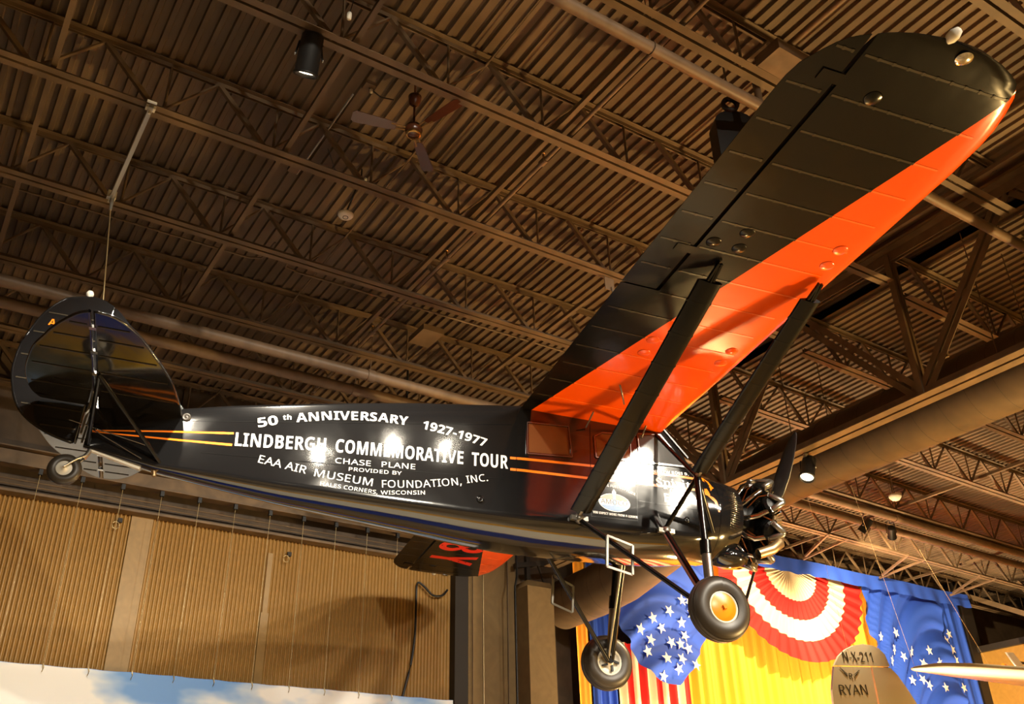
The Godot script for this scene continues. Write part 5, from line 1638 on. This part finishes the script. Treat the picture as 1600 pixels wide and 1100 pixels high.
	el.call(0.185, 0.1, PI + 0.42, TAU - 0.42, 0.0025, M.logo_blue)
	letters("AMOCO", sans_thin, [Vector2(-0.88, -1.058), Vector2(-0.545, -1.05)], 0.055, M.logo_grey, fu, func(x: float, y: float, a: float) -> Transform3D: return on_side(x, y, a) * Transform3D(Basis.IDENTITY, Vector3(0, 0, 0.004)))
	var to := begin()
	prism(to, PackedVector2Array([Vector2(-0.012, -0.1), Vector2(0.012, -0.1), Vector2(0.02, 0.09), Vector2(-0.02, 0.09)]), 0.002, on_side(-0.712, -1.03, 0.02) * Transform3D(Basis.IDENTITY, Vector3(0, 0, 0.0032)))
	build(to, "torch", M.logo_blue, fu)
	var fl := begin()
	prism(fl, PackedVector2Array([Vector2(-0.022, 0.095), Vector2(0.022, 0.095), Vector2(0.026, 0.125), Vector2(0, 0.165), Vector2(-0.026, 0.125)]), 0.002, on_side(-0.712, -1.03, 0.02) * Transform3D(Basis.IDENTITY, Vector3(0, 0, 0.0032)))
	build(fl, "torch_flame", M.letter_white, fu)
	# small fittings on the side and belly
	for q in [[-5.41, -0.65, 0.045], [-2.28, -1.2, 0.04], [0.2, -1.1, 0.035]]:
		var f := on_side(q[0], q[1], 0)
		var s := begin()
		lathe(s, [Vector2(q[2], 0), Vector2(q[2], 0.012), Vector2(q[2] * 0.6, 0.016), Vector2(q[2] * 0.5, 0.006), Vector2(q[2] * 0.2, 0.02), Vector2(0, 0.02)], Transform3D(Basis(f.basis.z, f.basis.x, f.basis.y), f.origin), 18)
		build(s, "round_fitting", M.tube_black if q[0] > -5 else M.rubber, fu)
	for q in [[-1.05, 0.5, -0.86, 0.8], [-0.33, 0.4, -0.5, 0.7]]:
		var s := begin()
		tube(s, [Vector3(q[0], -0.16, 0.53), Vector3(q[0], -0.06, q[1] + 0.25)], 0.01, 6)
		build(s, "step_bracket", M.alloy, fu)
	var pit := begin()
	tube(pit, [wing_point(1.42, -1.03, false), wing_point(1.42, -1.03, false) + Vector3(0.05, -0.09, -0.05), wing_point(1.2, -0.9, false) + Vector3(0.02, -0.1, 0)], 0.009, 6)
	build(pit, "aileron_cable_guide", M.alloy, plane)
	# struts and landing gear
	for s in [1.0, -1.0]:
		strut(plane, mirror(Vector3(-1.17, -1.25, 0.56), s), mirror(Vector3(-1.17, -0.03, 3.79), s), 0.25, "wing_strut", 8)
		strut(plane, mirror(Vector3(0.05, -0.79, 1.08), s), mirror(Vector3(-0.18, -0.05, 3.86), s), 0.21, "wing_strut", 8)
		make_gear(plane, s)
	make_tail(plane)
	make_engine(plane)

func _ready() -> void:
	var cam := Camera3D.new()
	cam.name = "camera"
	add_child(cam)
	cam.position = Vector3(0, EYE, 0)
	cam.rotation = Vector3(0.5151989, -0.58877286, -0.02427286)
	cam.fov = rad_to_deg(2.0 * atan(550.0 / 1478.93))
	cam.near = 0.1
	cam.far = 200.0
	cam.current = true
	var we := WorldEnvironment.new()
	we.name = "environment"
	var e := Environment.new()
	e.background_mode = Environment.BG_COLOR
	e.background_color = Color(0.01, 0.01, 0.012)
	e.tonemap_mode = Environment.TONE_MAPPER_LINEAR
	e.tonemap_exposure = 1.0
	e.sdfgi_enabled = true
	e.ssao_enabled = true
	e.ssil_enabled = true
	we.environment = e
	add_child(we)
	make_materials()
	make_lights()
	make_deck()
	make_joists()
	make_girder()
	make_walls()
	make_pipes()
	make_duct()
	make_wall_things()
	make_drapes()
	make_right_end()
	make_airplane()
	make_silver_plane()
	make_small_things()

func make_lights() -> void:
	var warm := Color(1.0, 0.87, 0.66)
	var gold := Color(1.0, 0.82, 0.52)
	var white := Color(1.0, 0.95, 0.86)
	# lamps on the joists before the aeroplane: their places are read from the glints on its side
	var grp := "can spotlights above the viewer"
	spot_lamp(Vector3(-0.3, 8.55, -4.5), Vector3(2.0, 4.2, -12.0), "can spotlight above the frame, aimed at the tail", 4, white, 32, grp, 0.42)
	spot_lamp(Vector3(1.4, 8.55, -2.55), Vector3(3.4, 4.2, -12.0), "can spotlight above the frame, aimed at the rear lettering", 1.6, white, 32, grp, 0.42, 1.0, 0.07)
	spot_lamp(Vector3(2.8, 8.55, -2.85), Vector3(4.3, 4.2, -12.0), "can spotlight above the frame, aimed at the middle of the lettering", 1.0, white, 32, grp, 0.42, 1.0, 0.07)
	spot_lamp(Vector3(3.7, 8.55, -2.6), Vector3(5.3, 4.2, -12.0), "can spotlight above the frame, aimed at the cabin windows", 1.0, white, 32, grp, 0.42, 1.0, 0.07)
	spot_lamp(Vector3(8.45, 8.55, -1.75), Vector3(7.0, 4.4, -10.5), "can spotlight right of the frame, aimed at the nose", 60, white, 36, grp, 0.42, 2.0, 0.17)
	spot_lamp(Vector3(10.0, 8.5, 0.0), Vector3(8.5, 5.0, -7.6), "can spotlight right of the frame, aimed at the engine", 40, white, 26, grp, 0.42)
	spot_lamp(Vector3(2.06, 8.74, -6.5), Vector3(2.3, 6.4, -7.9), "black can spotlight pointing down from a joist left of the ceiling fan", 75, white, 50, "", 0.26, 1.25)
	spot_lamp(Vector3(10.9, 7.0, -8.5), Vector3(7.6, 0.5, -8.0), "black can spotlight with glowing lens under the truss girder right of the propeller", 40, warm, 40, "", 0.24, 1.2)
	spot_lamp(Vector3(17.4, 8.4, -12.35), Vector3(16.5, 5.5, -15.8), "dark spotlight under the right-hand joist, left of a pair", 60, warm, 50, "pair of far dark spotlights", 0.3)
	spot_lamp(Vector3(18.3, 8.4, -12.35), Vector3(22.5, 6.0, -15.8), "dark spotlight under the right-hand joist, right of a pair", 70, warm, 50, "pair of far dark spotlights", 0.3)
	spot_lamp(Vector3(1.0, 8.55, 5.2), Vector3(3.0, 5.7, -8.9), "can spotlight behind the viewer, aimed at the lettering", 95, white, 20, "can spotlights behind the viewer", 0.42)
	spot_lamp(Vector3(5.5, 8.55, 5.2), Vector3(5.2, 5.7, -8.2), "can spotlight behind the viewer, aimed at the cabin", 75, white, 18, "can spotlights behind the viewer", 0.42)
	spot_lamp(Vector3(1.23, 8.5, -1.65), Vector3(4.5, 0.6, -9.4), "can spotlight above the frame, aimed down at the exhibit platform", 110, white, 22, grp, 0.45)
	var bays := [[-1.5, 3.5, 95, "leftmost high-bay lamp behind the viewer"], [6.0, 4.5, 95, "middle high-bay lamp behind the viewer"], [13.5, 3.5, 55, "right high-bay lamp behind the viewer"], [20.5, -4.0, 200, "high-bay lamp right of the frame beyond the girder"], [26.0, -5.0, 70, "high-bay lamp at the far right, outside the frame"]]
	for q in bays: bay_lamp(Vector3(q[0], 8.0, q[1]), q[3], q[2], warm if q[0] < 10 else Color(1.0, 0.80, 0.42))
	# floor lamps: the first throws the struts' shadows up onto the wing, the others light the bunting and glow in the wing's gloss
	up_lamp(Vector3(14.2, 0, -3.8), Vector3(7.0, 6.4, -6.0), "floor uplight below the frame in front of the aeroplane's nose", 125, gold, 42)
	up_lamp(Vector3(14.3, 0, -13.0), Vector3(15.8, 5.0, -15.9), "floor uplight below the frame lighting the left of the bunting", 80, warm, 68)
	up_lamp(Vector3(18.6, 0, -13.2), Vector3(19.0, 5.0, -15.9), "floor uplight below the frame lighting the middle of the bunting", 120, warm, 68)
	up_lamp(Vector3(23.0, 0, -13.2), Vector3(23.4, 5.0, -15.9), "floor uplight below the frame lighting the right of the bunting", 80, warm, 68)
	up_lamp(Vector3(14.3, 0, -13.7), Vector3(7.2, 5.6, -8.6), "floor uplight below the frame aimed back at the aeroplane's belly", 30, gold, 30)
